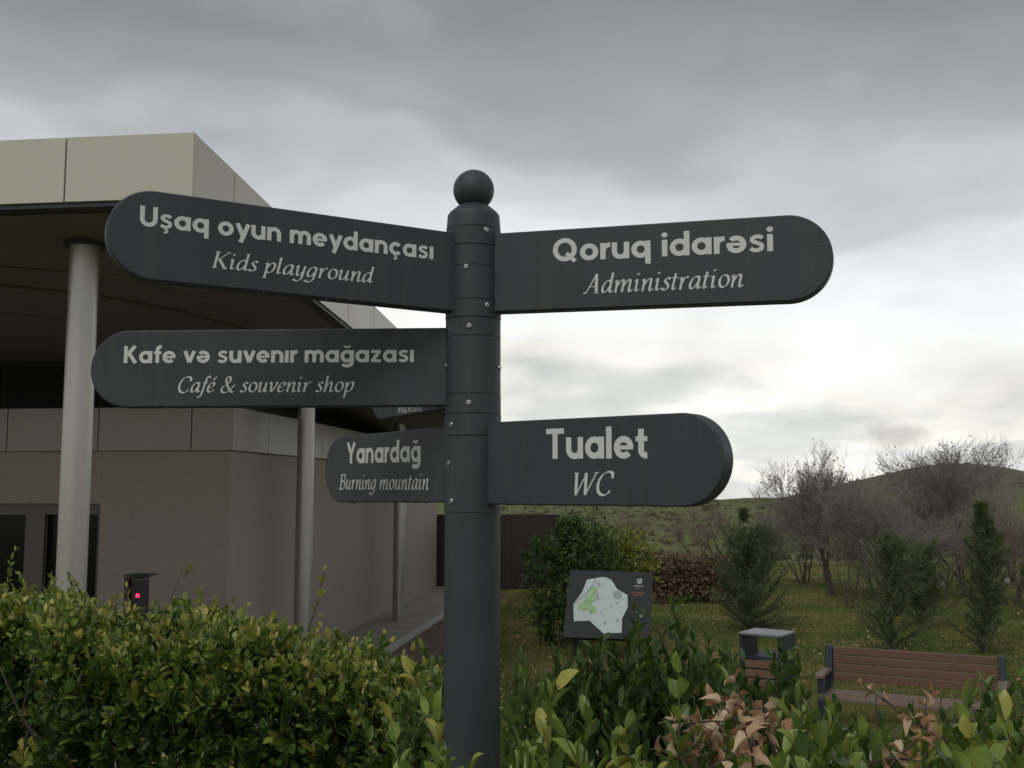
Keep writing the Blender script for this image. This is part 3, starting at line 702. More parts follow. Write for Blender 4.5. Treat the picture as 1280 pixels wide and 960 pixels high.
# ================================================================== info board
def board():
    Yt, Yb = 15.7, 15.1
    TL, TR = at(713, 712, Yt), at(816.5, 715.5, Yt - .05); BL = at(703, 796.5, Yb); BR = at(812, 800, Yb - .05)
    n = (TR - TL).cross(TL - BL).normalized()
    if n.y > 0: n = -n
    # thickness back
    r = empty('map_board', ((TL.x + TR.x) / 2, Yt, float(gz(1, 15.5))), 'leaning charcoal board with a pale site map, in front of the round bush', 'information board')
    MB().prism([TL, TR, BR, BL], -n * .07).build('board_panel', M['board'], r, bevel=.006)
    for a, b in ((TL, BL), (TR, BR)):
        for f_ in (.5,):
            p = a.lerp(b, f_); x = p.x + (.12 if a is TL else -.16)
            MB().hexa([Vector((x, p.y + .10, 0)), Vector((x + .06, p.y + .10, 0)), Vector((x + .06, p.y + .5, 0)), Vector((x, p.y + .5, 0))],
                      [Vector((x, p.y + .10, p.z)), Vector((x + .06, p.y + .10, p.z)), Vector((x + .06, p.y + .2, p.z)), Vector((x, p.y + .2, p.z))]).build('support_leg', M['trim'], r)
    def hit(zx, zy, off=.001):
        px, py = 690 + zx / 9.143, 700 + zy / 9.143
        rr = ray(px, py); q0 = TL + n * off; k = (q0 - Vector((0, 0, EYE))).dot(n) / rr.dot(n); return Vector((0, 0, EYE)) + rr * k
    def flat(name, pts, m, lab=None, off=.002, par=r):
        mb = MB(); mb.add([hit(x, y, off) for x, y in pts], [tuple(range(len(pts)))]); o = mb.build(name, m, par)
        if lab: o['label'] = lab
        return o
    mp_ = flat('map_print', [(400, 228), (440, 216), (490, 210), (530, 202), (570, 195), (620, 200), (675, 225), (705, 265), (740, 330), (800, 365), (862, 400), (864, 470), (865, 540), (800, 670), (795, 830), (590, 840), (480, 740), (430, 692), (250, 700), (245, 500), (300, 430), (345, 365)], M['map'], 'pale outline map of the site')
    flat('road_line', [(492, 210), (506, 208), (490, 265), (450, 325), (400, 385), (320, 455), (258, 520), (250, 505), (310, 440), (390, 368), (438, 310), (478, 255)], M['mapgrey'], None, .004, mp_)
    for g in range(5):
        c = [(480, 350), (450, 430), (400, 480), (350, 530), (455, 560)][g]; pts = [(c[0] + random.uniform(42, 75) * math.cos(a), c[1] + random.uniform(30, 58) * math.sin(a)) for a in np.linspace(0, 2 * math.pi, 11)[:-1]]
        flat('green_area', pts, M['mapgreen'], None, .0045 + g * .0008, mp_)
    for cx_, cy_, rx, ry in ((532, 275, 18, 25), (750, 395, 50, 45), (520, 410, 14, 40), (605, 715, 13, 16), (748, 685, 13, 16), (740, 490, 9, 14), (558, 598, 7, 13)):
        flat('map_mark', [(cx_ + rx * math.cos(a), cy_ + ry * math.sin(a)) for a in np.linspace(0, 2 * math.pi, 11)[:-1]], M['mapgrey'], None, .0095, mp_)
    for i in range(26):   # little symbols and path lines on the map
        cx_, cy_ = random.uniform(300, 800), random.uniform(330, 680); q_ = random.uniform(3, 6)
        if random.random() < .6: flat('map_symbol', [(cx_ - q_, cy_ - q_), (cx_ + q_, cy_ - q_), (cx_ + q_, cy_ + q_), (cx_ - q_, cy_ + q_)], M[random.choice(['mapgrey', 'mapgreen', 'orange'])], None, .011 + i * .0001, mp_)
        else:
            dx, dy = random.uniform(15, 60), random.uniform(-30, 30); flat('path_line', [(cx_, cy_), (cx_ + dx, cy_ + dy), (cx_ + dx, cy_ + dy + 4), (cx_, cy_ + 4)], M['mapgrey'], None, .011 + i * .0001, mp_)
    # round emblem: ring with a bar
    ring = [(1000 + 30 * math.cos(a), 240 + 32 * math.sin(a)) for a in np.linspace(-1.2, 4.2, 18)] + [(1000 + 17 * math.cos(a), 240 + 19 * math.sin(a)) for a in np.linspace(4.2, -1.2, 18)]
    em = flat('emblem', ring, M['paleprint'], 'small pale round emblem')
    flat('emblem_bar', [(998, 215), (1010, 215), (1010, 262), (998, 262)], M['paleprint'], None, .004, em)
    for x0, x1, y_, h_, m in ((945, 1045, 298, 11, 'paleprint'), (965, 1015, 325, 5, 'mapgrey'), (905, 1060, 370, 7, 'orange'), (925, 1040, 392, 8, 'orange'), (935, 1030, 412, 5, 'orange'), (920, 1010, 600, 5, 'mapgrey'), (985, 1060, 640, 22, 'paleprint')):
        x = x0
        while x < x1:   # unreadable small print: a row of dashes
            ww = random.uniform(6, 13); flat('small_print', [(x, y_ - h_ / 2), (min(x + ww, x1), y_ - h_ / 2), (min(x + ww, x1), y_ + h_ / 2), (x, y_ + h_ / 2)], M[m]); x += ww + 4
board()
# ================================================================== bench
def bench():
    A = Vector((atx(1025, 10.75), 10.75, 0)); B = Vector((atx(1245, 10.0), 10.0, 0)); L_ = (B - A).length
    ang = math.atan2(B.y - A.y, B.x - A.x); base = float(gz(A.x, 10.4)) + .03
    r = empty('park_bench', (A.x, A.y, base), 'slatted brown wooden bench with blue grey metal ends beside the litter bin', 'bench', rz=ang)
    Mx = Matrix.Translation((A.x, A.y, base)) @ Matrix.Rotation(ang, 4, 'Z')
    zt_ = .845; ztop_r = 0
    for i in range(4):
        z1 = zt_ - .010 - i * .083; lean = (zt_ - z1) * .16
        MB().box((.075, -.012 - lean - .030, z1 - .074), (L_ - .075, -.012 - lean, z1), Mx).build('back_slat', M['wood'], r, bevel=.006)
    for i in range(4):
        y = -.17 - i * .092
        MB().box((.04 if 0 else .05, y - .084, .405 - .004 * i), (L_ - .05, y, .440 - .004 * i), Mx).build('seat_slat', M['seat'], r, bevel=.006)
    for e_, x in enumerate((0, L_ - .07)):
        f_ = r
        mb = MB(); P = [(x, .02, zt_), (x, -.05, zt_), (x, -.17, .40), (x, -.12, 0), (x, -.02, 0), (x, -.06, .40)]
        mb.prism([Mx @ Vector(p) for p in P], (Mx.to_3x3() @ Vector((.07, 0, 0)))); mb.build('end_post', M['bluegrey'], f_, bevel=.006)
        MB().box((x + .005, -.56, .36), (x + .065, -.16, .405), Mx).build('seat_bearer', M['bluegrey'], r, bevel=.004)
        MB().box((x + .005, -.55, .0), (x + .065, -.48, .358), Mx).build('front_leg', M['bluegrey'], r, bevel=.004)
        MB().box((x - .005, -.60, 0.600), (x + .075, -.115, .635), Mx).build('armrest', M['seat'], r, bevel=.008)
        MB().box((x + .01, -.56, .455), (x + .06, -.50, .598), Mx).build('armrest_support', M['bluegrey'], r, bevel=.004)
bench()
# ================================================================== litter bin
def litter():
    Cn = Vector((atx(969, 10.2), 10.2, 0)); Ln = Vector((atx(917.5, 10.45), 10.45, 0)); ex = (Cn - Ln); Lx = ex.length; ang = math.atan2(ex.y, ex.x)
    base = float(gz(Cn.x, 10.2)) + .03; dep = .42
    r = empty('litter_bin', (Ln.x, Ln.y, base), 'square litter bin with a flat metal roof and red brown slats, left of the bench', 'litter bin', rz=ang)
    Mx = Matrix.Translation((Ln.x, Ln.y, base)) @ Matrix.Rotation(ang, 4, 'Z'); h = zat(793, 10.3) - base
    MB().box((0, 0, h - .02), (Lx, dep, h), Mx).build('roof_sheet', M['bintop'], r, bevel=.004)
    for x in (.004, Lx - .034): MB().box((x, .01, .0), (x + .03, dep - .01, h - .022), Mx).build('side_panel', M['bluegrey'], r, bevel=.003)
    MB().box((.036, .03, .06), (Lx - .036, dep - .03, .72), Mx).build('bin_box', M['black'], r)
    MB().box((.037, .005, .765), (Lx - .037, dep - .005, .79), Mx).build('rim', M['bluegrey'], r)
    for i in range(8):
        z = .06 + i * .088
        MB().box((.038, .005, z), (Lx - .038, .026, z + .074), Mx).build('slat', M['wood'], r, bevel=.004)
litter()

# ================================================================== foliage engine
LT_V = np.array([(0, 0, 0), (-.36, .22, .05), (0, .24, -.02), (.36, .22, .05), (-.50, .55, .07), (0, .56, -.01), (.50, .55, .07), (-.33, .82, .03), (0, .84, -.03), (.33, .82, .03), (0, 1.0, -.07)])
LT_F = [(0, 2, 1), (0, 3, 2), (1, 2, 5), (1, 5, 4), (2, 3, 6), (2, 6, 5), (4, 5, 8), (4, 8, 7), (5, 6, 9), (5, 9, 8), (7, 8, 10), (8, 9, 10)]
LO_V = np.array([(0, 0, 0), (-.5, .5, .08), (0, .5, -.02), (.5, .5, .08), (0, 1, -.06)]); LO_F = [(0, 2, 1), (0, 3, 2), (1, 2, 4), (2, 3, 4)]
def leafcloud(name, m, parent, P, Dv, Nn, Ln, Wd, tint, hi=True, kind='stuff'):
    TV, TF = (LT_V, LT_F) if hi else (LO_V, LO_F)
    P, Dv, Nn = map(np.asarray, (P, Dv, Nn)); S = np.cross(Dv, Nn); S /= np.linalg.norm(S, axis=1, keepdims=True) + 1e-9
    Nn = np.cross(S, Dv)
    V = P[:, None] + S[:, None] * (TV[None, :, 0:1] * Wd[:, None, None]) + Dv[:, None] * (TV[None, :, 1:2] * Ln[:, None, None]) + Nn[:, None] * (TV[None, :, 2:3] * Ln[:, None, None])
    n, k = len(P), len(TV); Fq = (np.array(TF)[None] + (np.arange(n) * k)[:, None, None]).reshape(-1, 3)
    o = npmesh(name, V.reshape(-1, 3), Fq, m, parent, np.repeat(tint, k)); o['kind'] = kind; return o
def nrm(a): a = np.asarray(a, float); return a / (np.linalg.norm(a) + 1e-9)
class Fol:
    def __init__(s): s.P = []; s.D = []; s.N = []; s.L = []; s.W = []; s.T = []; s.stems = []
    def shoot(s, base, d, L_, n, ll, asp=.5, spread=50, tip=18, tint=(0, 1), bend=.15, sr=.0025, start=.25, ltip=.75):
        base = np.array(base, float); d = nrm(d); side = nrm(np.cross(d, rng.normal(size=3))); pts = [base]
        cur = base.copy(); dd = d.copy(); K = 6
        for i in range(K):
            dd = nrm(dd + side * bend / K * 2 + rng.normal(size=3) * .05); cur = cur + dd * L_ / K; pts.append(cur.copy())
        s.stems.append((pts, sr)); ph = rng.uniform(0, 6.28)
        for i in range(n):
            f = start + (1 - start) * (i + .5) / n; q = f * K; j = min(int(q), K - 1); p = pts[j] + (pts[j + 1] - pts[j]) * (q - j); ax = nrm(pts[j + 1] - pts[j])
            a = nrm(np.cross(ax, [.3, .5, .1])); b = np.cross(ax, a); an = ph + (i // 2) * 1.57 + (i % 2) * 3.14 + rng.normal() * .35
            if i % 2: p = p - ax * (1 - start) * L_ / n * .7
            rad = a * math.cos(an) + b * math.sin(an); sp2 = R(spread + (tip - spread) * f + rng.normal() * 9)
            D_ = nrm(ax * math.cos(sp2) + rad * math.sin(sp2) + np.array([0, 0, rng.normal() * .06])); n_ = nrm(ax - D_ * np.dot(ax, D_) + rng.normal(size=3) * .22)
            l = ll * rng.uniform(.75, 1.15) * (1 - (1 - ltip) * max(0, f - .5) * 2)
            s.P.append(p); s.D.append(D_); s.N.append(n_); s.L.append(l); s.W.append(l * asp * rng.uniform(.85, 1.15)); s.T.append(np.clip(rng.uniform(*tint) + (f - .6) * .25, 0, 1))
    def build(s, root, m, nobj=0, stem=None, hi=True, leafname='leaf', curl=1):
        P, D_, N_, L_, W2, T = [np.array(a) for a in (s.P, s.D, s.N, s.L, s.W, s.T)]
        sel = np.zeros(len(P), bool)
        if nobj:
            dist = np.maximum(P[:, 1], .3); px = 640 + F * P[:, 0] / dist; py = 610 - F * (P[:, 2] - EYE) / dist
            vis = (px > -10) & (px < 1290) & (py < 968); sc_ = np.where(vis, L_ / dist + rng.uniform(0, .15, len(P)) * (L_ / dist), -1)
            sc_ = sc_ * (1 + .5 * sstep(0, 1, (P[:, 2] - P[:, 2].min()) / (np.ptp(P[:, 2]) + 1e-6))) 
            idx = np.argsort(-sc_)[:nobj]; idx = idx[sc_[idx] > 0]; sel[idx] = True
            vr = []
            for k in range(6):
                me = bpy.data.meshes.new('leaf'); V = LT_V.copy(); V[:, 0] *= .5; V[:, 2] *= (.5 + .35 * k) * curl; V[:, 2] -= (curl > 1) * .30 * V[:, 1] ** 2; me.from_pydata([tuple(v) for v in V], [], LT_F); me.shade_smooth()
                a = me.attributes.new('tint', 'FLOAT', 'POINT'); a.data.foreach_set('value', np.full(len(V), (k + .5) / 6, np.float32)); me.materials.append(m); vr.append(me)
            loc = np.array(root.location)
            for i in idx:
                S = nrm(np.cross(D_[i], N_[i])); n2 = np.cross(S, D_[i]); o = bpy.data.objects.new(leafname, vr[min(5, int(T[i] * 6))]); col.objects.link(o); o.parent = root
                Mt = Matrix((S, D_[i], n2)).transposed().to_4x4()
                o.rotation_euler = Mt.to_euler(); o.location = P[i] - loc; o.scale = (W2[i] * 2, L_[i], L_[i])
        r = ~sel
        if r.any(): leafcloud('foliage', m, root, P[r], D_[r], N_[r], L_[r], W2[r], T[r], hi)
        if stem:
            mb = MB()
            for pts, sr in s.stems: mb.tube([tuple(p) for p in pts], [sr * (1 - .6 * i / (len(pts) - 1)) for i in range(len(pts))], 4, False)
            o = mb.build('stems', stem, root); o['kind'] = 'stuff'; smooth_by_angle(o, 80)
def interp(tab, x): return float(np.interp(x, [a for a, b in tab], [b for a, b in tab]))

# ---- clipped hedges at the left
def hedge(label, pxr, Yr, top, leafL, n, m, nobj, tint=(.1, .6), zfloor=1.15, edge=None, name='clipped_hedge'):
    cxp = (pxr[0] + pxr[1]) / 2; Yc = sum(Yr) / 2; x_ = atx(cxp, Yc)
    r = empty(name, (x_, Yc, float(gz(x_, Yc))), label, 'hedge'); f = Fol()
    for i in range(int(n * .035)):
        px = rng.uniform(*pxr); Yp = rng.uniform(*Yr); d = nrm((rng.normal() * .3, rng.normal() * .3, 1)); q = np.array(at(px, interp(top, px) - rng.exponential(11), Yp)); L_ = rng.uniform(.14, .26)
        f.shoot(q - d * L_, d, L_, int(rng.integers(8, 13)), leafL * rng.uniform(.8, 1.1), .5, 48, 20, (tint[0] + .2, tint[1]), .3, .0018, .15)
    for i in range(n):
        Yp = Yr[0] + (Yr[1] - Yr[0]) * rng.uniform() ** 1.3; px = rng.uniform(*pxr); x = atx(px, Yp)
        # top height is a property of the hedge in plan
        zt_ = zat(interp(top, px), Yr[0] + .55 * (Yr[1] - Yr[0])) + .05 * math.sin(x * 7 + Yp * 5) + .03 * math.sin(x * 17)
        front = (Yp - Yr[0]) / (Yr[1] - Yr[0])
        zt_ -= .10 * max(0, 1 - front * 4) ** 2
        if rng.uniform() < .42: z = zt_ - rng.uniform(0, .10); d = (rng.normal() * .35, rng.normal() * .35 - .1, 1)
        else:
            z = zt_ - (zt_ - zfloor) * rng.uniform(); Yp = Yr[0] + abs(rng.normal()) * .16; x = atx(px, Yp); d = (rng.normal() * .5, -rng.uniform(.2, 1), rng.uniform(.3, 1.2))
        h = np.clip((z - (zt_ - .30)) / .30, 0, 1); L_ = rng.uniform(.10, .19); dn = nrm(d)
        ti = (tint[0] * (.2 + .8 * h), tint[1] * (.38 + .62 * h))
        if rng.uniform() < .08: ti = (.6, .9)
        p = np.array([x, Yp, z]) - dn * L_ * .9
        f.shoot(p, d, L_, int(rng.integers(9, 14)), leafL * rng.choice([.65, .9, 1.15, 1.45]), .54, 58, 22, ti, .3, .0016, .15)
        if rng.uniform() < .03: f.T[-1] = 1.0; f.T[-2] = .95
    # long woody stems down to the soil
    for i in range(60):
        px = rng.uniform(*pxr); Yp = rng.uniform(Yr[0] + .15, Yr[1]); x = atx(px, Yp); zg = float(gz(x, Yp)); zt_ = zat(interp(top, px), Yc) - .1
        f.stems.append(([np.array([x + rng.normal() * .05 * k, Yp + rng.normal() * .03, zg + (zt_ - zg) * k / 4]) for k in range(5)], .007))
    return r, f
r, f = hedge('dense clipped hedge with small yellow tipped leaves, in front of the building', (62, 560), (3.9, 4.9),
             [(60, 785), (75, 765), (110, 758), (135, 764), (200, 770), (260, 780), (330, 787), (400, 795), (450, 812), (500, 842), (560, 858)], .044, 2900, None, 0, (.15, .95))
# the sprays sticking out of the top
f.shoot(at(205, 765, 4.5), at(238, 712, 4.5) - at(205, 765, 4.5), .20, 2, .03, .4, tint=(.6, .8), start=.9, bend=-.1)
f.shoot(at(229, 722, 4.5), (.5, 0, .6), .05, 7, .04, .38, 60, 20, (.55, .8), start=.3)
f.shoot(at(385, 790, 4.2), at(421, 714, 4.2) - at(385, 790, 4.2), .29, 8, .045, .6, 25, 30, (.6, .75), start=.25, sr=.003)
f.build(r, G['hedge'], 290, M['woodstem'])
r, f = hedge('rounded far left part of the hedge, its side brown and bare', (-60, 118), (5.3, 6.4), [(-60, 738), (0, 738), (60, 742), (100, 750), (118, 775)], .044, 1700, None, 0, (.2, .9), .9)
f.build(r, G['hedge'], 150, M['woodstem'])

# ---- loose shrubs and foreground sprays
def shrub(name, label, cat, spots, m, ll, asp, nobj=280, group=None, tint=(.1, .8), stem='stem', cover=None):
    """spots: (px, py_top, depth, number of shoots, px spread, shoot length m)"""
    Yc = sum(s[2] for s in spots) / len(spots); x_ = sum(atx(s[0], s[2]) for s in spots) / len(spots)
    r = empty(name, (x_, Yc, float(gz(x_, Yc))), label, cat, group); f = Fol()
    for px, py, Yp, n, spx, sl_ in spots:
        for i in range(n):
            q = px + rng.normal() * spx; yy = Yp + rng.normal() * .12; drop = abs(q - px) / max(spx, 1) * 10 + rng.exponential(28) * (i > 0)
            tipp = at(q, py + drop, yy) if i else at(px, py, Yp)
            tipp = tipp - Vector((0, 0, ll * (.35 if m == 'laurel' else .05))); d = nrm((rng.normal() * .22 + (q - px) / max(spx, 1) * .12, rng.normal() * .22 - .05, 1)); L_ = sl_ * rng.uniform(.7, 1.2)
            f.shoot(np.array(tipp) - d * L_, d, L_, max(5, int(L_ / ll * 2.6)), ll, asp, 52, 16, tint, .12, .0028, .12)
            zg = float(gz(tipp.x, yy)); b0 = np.array(tipp) - d * L_
            f.stems.append(([np.array([b0[0] + rng.normal() * .06, b0[1] + rng.normal() * .05, zg]), (b0 + np.array([b0[0], b0[1], zg])) / 2 + rng.normal(size=3) * .02, b0], .0045))
    f.build(r, G[m], nobj, M[stem]); return r
shrub('garden_shrub', 'bushy shrub right behind the post with slim upright leaves', 'shrub',
      [(640, 818, 3.9, 9, 14, .35), (665, 838, 3.7, 12, 18, .4), (700, 820, 3.9, 12, 16, .4), (735, 830, 3.8, 10, 14, .4), (650, 890, 3.4, 14, 22, .35), (700, 890, 3.4, 14, 24, .35), (545, 800, 4.1, 8, 12, .3), (530, 840, 3.9, 10, 16, .3), (500, 870, 3.6, 12, 26, .3), (560, 850, 3.8, 8, 14, .3)],
      'darkleaf', .062, .40, 280, None, (.35, 1))
shrub('garden_shrub', 'dark leafy shrub standing in front of the map board', 'shrub',
      [(752, 795, 3.2, 8, 10, .35), (790, 752, 3.25, 3, 5, .28), (775, 792, 3.2, 18, 18, .4), (815, 790, 3.1, 18, 18, .4), (735, 812, 3.2, 10, 16, .35), (700, 805, 3.3, 6, 14, .3), (852, 742, 3.2, 2, 3, .34), (845, 788, 3.2, 16, 18, .4), (880, 808, 3.3, 9, 14, .3), (800, 850, 3.0, 18, 34, .4), (760, 870, 3.0, 14, 26, .4), (860, 860, 3.1, 12, 22, .4), (905, 798, 3.6, 8, 10, .3), (930, 812, 3.6, 8, 10, .3)],
      'darkleaf', .058, .42, 290, None, (.0, .7))
shrub('garden_shrub', 'small shrub with pointed dark leaves partly covering the litter bin', 'shrub',
      [(985, 800, 3.7, 8, 10, .3), (945, 818, 3.6, 6, 10, .3), (960, 830, 3.6, 9, 16, .35), (990, 840, 3.6, 8, 14, .35), (915, 835, 3.5, 9, 16, .35)],
      'darkleaf', .062, .42, 150, None, (.0, .7))
shrub('foreground_shrub', 'nearest spray of broad upright leaves overlapping the foot of the post on its left', 'shrub',
      [(516, 822, 2.15, 1, 2, .24), (545, 868, 2.1, 2, 8, .24), (505, 880, 2.15, 1, 6, .2), (580, 935, 2.05, 2, 10, .2), (552, 905, 2.05, 2, 6, .2)],
      'laurel', .062, .50, 60, None, (.4, .9))
shrub('foreground_shrub', 'broad leaved foreground sprays just right of the post', 'shrub',
      [(672, 838, 2.0, 3, 6, .24), (735, 852, 2.0, 4, 8, .24), (700, 905, 1.95, 6, 22, .24), (655, 925, 1.95, 5, 14, .22), (760, 915, 1.9, 6, 20, .24), (805, 920, 1.95, 6, 16, .22), (845, 925, 2.0, 4, 10, .22)],
      'laurel', .064, .48, 200, None, (.25, .9))
shrub('foreground_shrub', 'tall leaf spray in front of the litter bin among withered leaves', 'shrub',
      [(902, 822, 2.1, 2, 3, .28), (890, 895, 2.1, 4, 12, .24), (925, 915, 2.0, 8, 22, .26), (965, 905, 2.0, 6, 16, .26), (990, 860, 2.1, 6, 14, .28), (1010, 878, 2.1, 6, 12, .26)],
      'laurel', .066, .46, 220, None, (.2, .8))
shrub('foreground_shrub', 'spreading green foreground shrub below the bench seat', 'shrub',
      [(1050, 885, 2.3, 7, 22, .28), (1095, 898, 2.2, 8, 24, .28), (1060, 915, 2.0, 8, 26, .28), (1120, 910, 2.0, 7, 22, .28), (1010, 905, 2.0, 8, 22, .28)],
      'laurel', .064, .50, 280, None, (.05, .7))
shrub('foreground_shrub', 'pale tipped foreground shrub at the right edge near the bench end', 'shrub',
      [(1240, 862, 2.0, 4, 8, .28), (1190, 895, 2.1, 7, 20, .28), (1235, 900, 2.0, 8, 22, .28), (1275, 872, 2.1, 6, 14, .28), (1165, 910, 2.0, 7, 20, .28), (1210, 925, 1.9, 7, 26, .28)],
      'laurel', .066, .54, 280, None, (.1, .95))
shrub('garden_shrub', 'dark pointed leaf shrub in front of the right end of the bench', 'shrub',
      [(1215, 848, 3.3, 7, 10, .3), (1250, 835, 3.3, 6, 12, .3), (1270, 850, 3.3, 8, 12, .3), (1190, 880, 3.2, 8, 18, .3), (1150, 880, 3.3, 8, 20, .3), (1100, 885, 3.4, 10, 26, .3), (1040, 878, 3.4, 8, 20, .3)],
      'darkleaf', .060, .42, 180, None, (.1, .8))
# withered branches
def withered(label, spots, ll):
    Yc = sum(s[2] for s in spots) / len(spots); x_ = sum(atx(s[0], s[2]) for s in spots) / len(spots)
    r = empty('withered_branch', (x_, Yc, float(gz(x_, Yc))), label, 'dead branch', 'withered branches in the foreground'); f = Fol()
    for px, py, Yp, n, spx in spots:
        for i in range(n):
            q = at(px + rng.normal() * spx, py + rng.normal() * spx * .7, Yp + rng.normal() * .06); d = nrm((rng.normal() * .6, rng.normal() * .4, .6)); L_ = .12
            f.shoot(np.array(q) - d * L_ * .5, d, L_, 6, ll, .62, 85, 45, (0, 1), .5, .003, .2)
        b0 = np.array(at(px, py + spx, Yp)); f.stems.append(([np.array([b0[0], b0[1], float(gz(b0[0], b0[1]))]), b0], .004))
    f.N = [nrm(np.array(v) + rng.normal(size=3) * .8) for v in f.N]
    f.build(r, G['dead'], 120, M['woodstem'], curl=3.2)
withered('cluster of curled pale brown dead leaves in front of the litter bin', [(930, 890, 2.05, 3, 11), (955, 905, 2.05, 3, 10), (915, 868, 2.1, 1, 3), (865, 892, 2.0, 2, 9), (885, 925, 1.95, 3, 14), (858, 935, 1.95, 2, 9), (935, 930, 1.9, 3, 14), (975, 900, 2.1, 1, 5)], .034)
withered('few curled orange brown dead leaves under the bench seat', [(1150, 892, 2.1, 1, 4), (1125, 925, 1.95, 2, 9), (1158, 905, 2.0, 1, 4), (1095, 868, 2.7, 1, 2)], .032)
withered('single withered twig beside the middle of the bench', [(1018, 915, 2.7, 1, 4)], .040)

# ---- bushes in the garden
def blob_bush(name, label, cat, blobs, m, ll, n, Yc, nobj=0, tint=(0, 1), asp=.5, hi=False):
    x_ = atx(sum(b[0] for b in blobs) / len(blobs), Yc); r = empty(name, (x_, Yc, float(gz(x_, Yc))), label, cat); f = Fol()
    for i in range(n):
        px, py, rx, ry, dy = blobs[rng.integers(len(blobs))]; c = np.array(at(px, py, Yc + dy)); v = nrm(rng.normal(size=3)); v[1] = -abs(v[1]) * 1.0 if rng.uniform() < .75 else v[1]
        k = rng.uniform(.55, 1.0) + rng.exponential(.10) * (1 + .16 * math.sin(v[0] * 7 + px) * math.cos(v[2] * 6 + py)); p = c + v * np.array([rx, (rx + ry) * .5, ry]) / F * Yc * k
        g0 = float(gz(p[0], p[1])) + .05
        if p[2] < g0: continue
        f.shoot(p, nrm(v + np.array([0, -.2, .9]) + rng.normal(size=3) * .3), rng.uniform(.1, .22), 7, ll, asp, 55, 25, tint, .3, .002, .1)
    x0 = x_
    for i in range(14):
        px, py, rx, ry, dy = blobs[rng.integers(len(blobs))]; c = np.array(at(px, py, Yc + dy)); b = np.array([c[0] * .7 + x0 * .3 + rng.normal() * .1, Yc + dy, float(gz(x0, Yc))]); f.stems.append(([b, (b + c) / 2 + rng.normal(size=3) * .05, c], .014))
    f.build(r, G[m], nobj, M['woodstem'], hi); return r
blob_bush('evergreen_bush', 'dark green loosely clipped bush behind the map board', 'bush',
          [(706, 694, 24, 28, 0), (725, 685, 26, 28, .2), (695, 735, 28, 36, 0), (745, 700, 26, 36, .3), (700, 782, 20, 30, -.1), (678, 705, 18, 26, 0), (730, 720, 30, 40, .2), (690, 765, 26, 24, 0), (712, 668, 12, 16, .1)], 'bush', .075, 1150, 16.6, 0, (.0, 1))
blob_bush('golden_bush', 'yellow green bush right behind the map board', 'bush',
          [(770, 690, 26, 26, .2), (792, 700, 22, 26, .2), (755, 705, 26, 30, 0), (780, 715, 30, 25, .2)], 'ybush', .07, 700, 17.4, 0, (.1, .9))
blob_bush('rusty_hedge', 'low clipped hedge of rusty brown leaves behind the lawn', 'hedge',
          [(x_, y_, 9, 11, d_) for x_ in (812, 825, 838, 851, 864, 877, 890, 900) for y_ in (709, 722, 734) for d_ in (0, .4)], 'beech', .085, 1300, 22.5, 0, (0, .9), .6)
# ---- trees
def bare_tree(label, px, pbase, Yt, height, spread, stems, seed, m='twig', lean=0, dry=0, levels=5, dens=1.0, bare=.25, name='bare_tree', tr=.05, xs=1.0):
    rs = random.Random(seed); x = atx(px, Yt); z = float(gz(x, Yt)) - .02
    r = empty(name, (x, Yt, z), label, 'tree'); tk = MB(); cr_ = MB(); tips = []
    def grow(p, d, L_, rad, lv):
        pts = [p]; rr = [rad]; n = 4 if lv < 2 else 3
        for i in range(n):
            d = (d + Vector((rs.gauss(0, .13), rs.gauss(0, .13), rs.gauss(0, .05) + .04))).normalized(); p = p + d * L_ / n; pts.append(p); rr.append(rad * (1 - .5 * (i + 1) / n))
        (tk if lv < 2 else cr_).tube(pts, rr, 7 if lv == 0 else (5 if lv == 1 else 3), False)
        if lv >= levels: tips.append(p); return
        k = (3 if lv < 2 else 3) + (1 if rs.random() < dens - .5 else 0)
        for c in range(k):
            f_ = rs.uniform(.35, 1) if c else 1; q = pts[max(1, min(n, int(round(f_ * n))))]
            ax = Vector((rs.gauss(0, 1), rs.gauss(0, 1), rs.gauss(0, .45))).normalized(); s_ = spread * rs.uniform(.7, 1.2)
            nd_ = (d * math.cos(s_) + ax * math.sin(s_)).normalized(); grow(q, nd_, L_ * rs.uniform(.60, .84), max(rr[-1] * .72, .0038), lv + 1)
    for s_ in range(stems):
        a = rs.uniform(0, 6.28); grow(Vector((x + .12 * math.cos(a) * (stems > 1), Yt + .12 * math.sin(a), z)), Vector((math.cos(a) * .38 + lean, math.sin(a) * .3, 1)).normalized(), height * bare * 1.25, tr * rs.uniform(.7, 1), 0)
    zmax = max(p.z for p in tips); k = height / (zmax - z)
    for mb in (tk, cr_): mb.v = [(x + (a[0] - x) * k * xs, Yt + (a[1] - Yt) * k, z + (a[2] - z) * k) for a in mb.v]
    o = tk.build('trunk', M['bark'], r); smooth_by_angle(o, 80)
    o = cr_.build('crown', M[m], r); o['kind'] = 'stuff'; smooth_by_angle(o, 80)
    if dry:
        T = np.array([tuple(p) for p in rs.sample(tips, min(dry, len(tips)))]); T = np.array([x, Yt, z]) + (T - np.array([x, Yt, z])) * np.array([k * xs, k, k]); n = len(T)
        leafcloud('dry_leaves', G['dry'], r, T, np.array([nrm(v) for v in rng.normal(size=(n, 3))]), np.array([nrm(v) for v in rng.normal(size=(n, 3))]), np.full(n, .075), np.full(n, .04), rng.uniform(0, 1, n), False)
    return r
bare_tree('wide many stemmed bare tree with dark trunks, left of the mound', 1036, 742, 24.2, 3.65, .54, 4, 3, dry=450, levels=6, dens=1.2, bare=.30, tr=.065, xs=.72)
bare_tree('slender bare tree just right of the dark many stemmed one', 1058, 758, 21.8, 3.0, .62, 4, 11, dry=350, levels=6, dens=1.0, bare=.30, tr=.035, xs=.85)
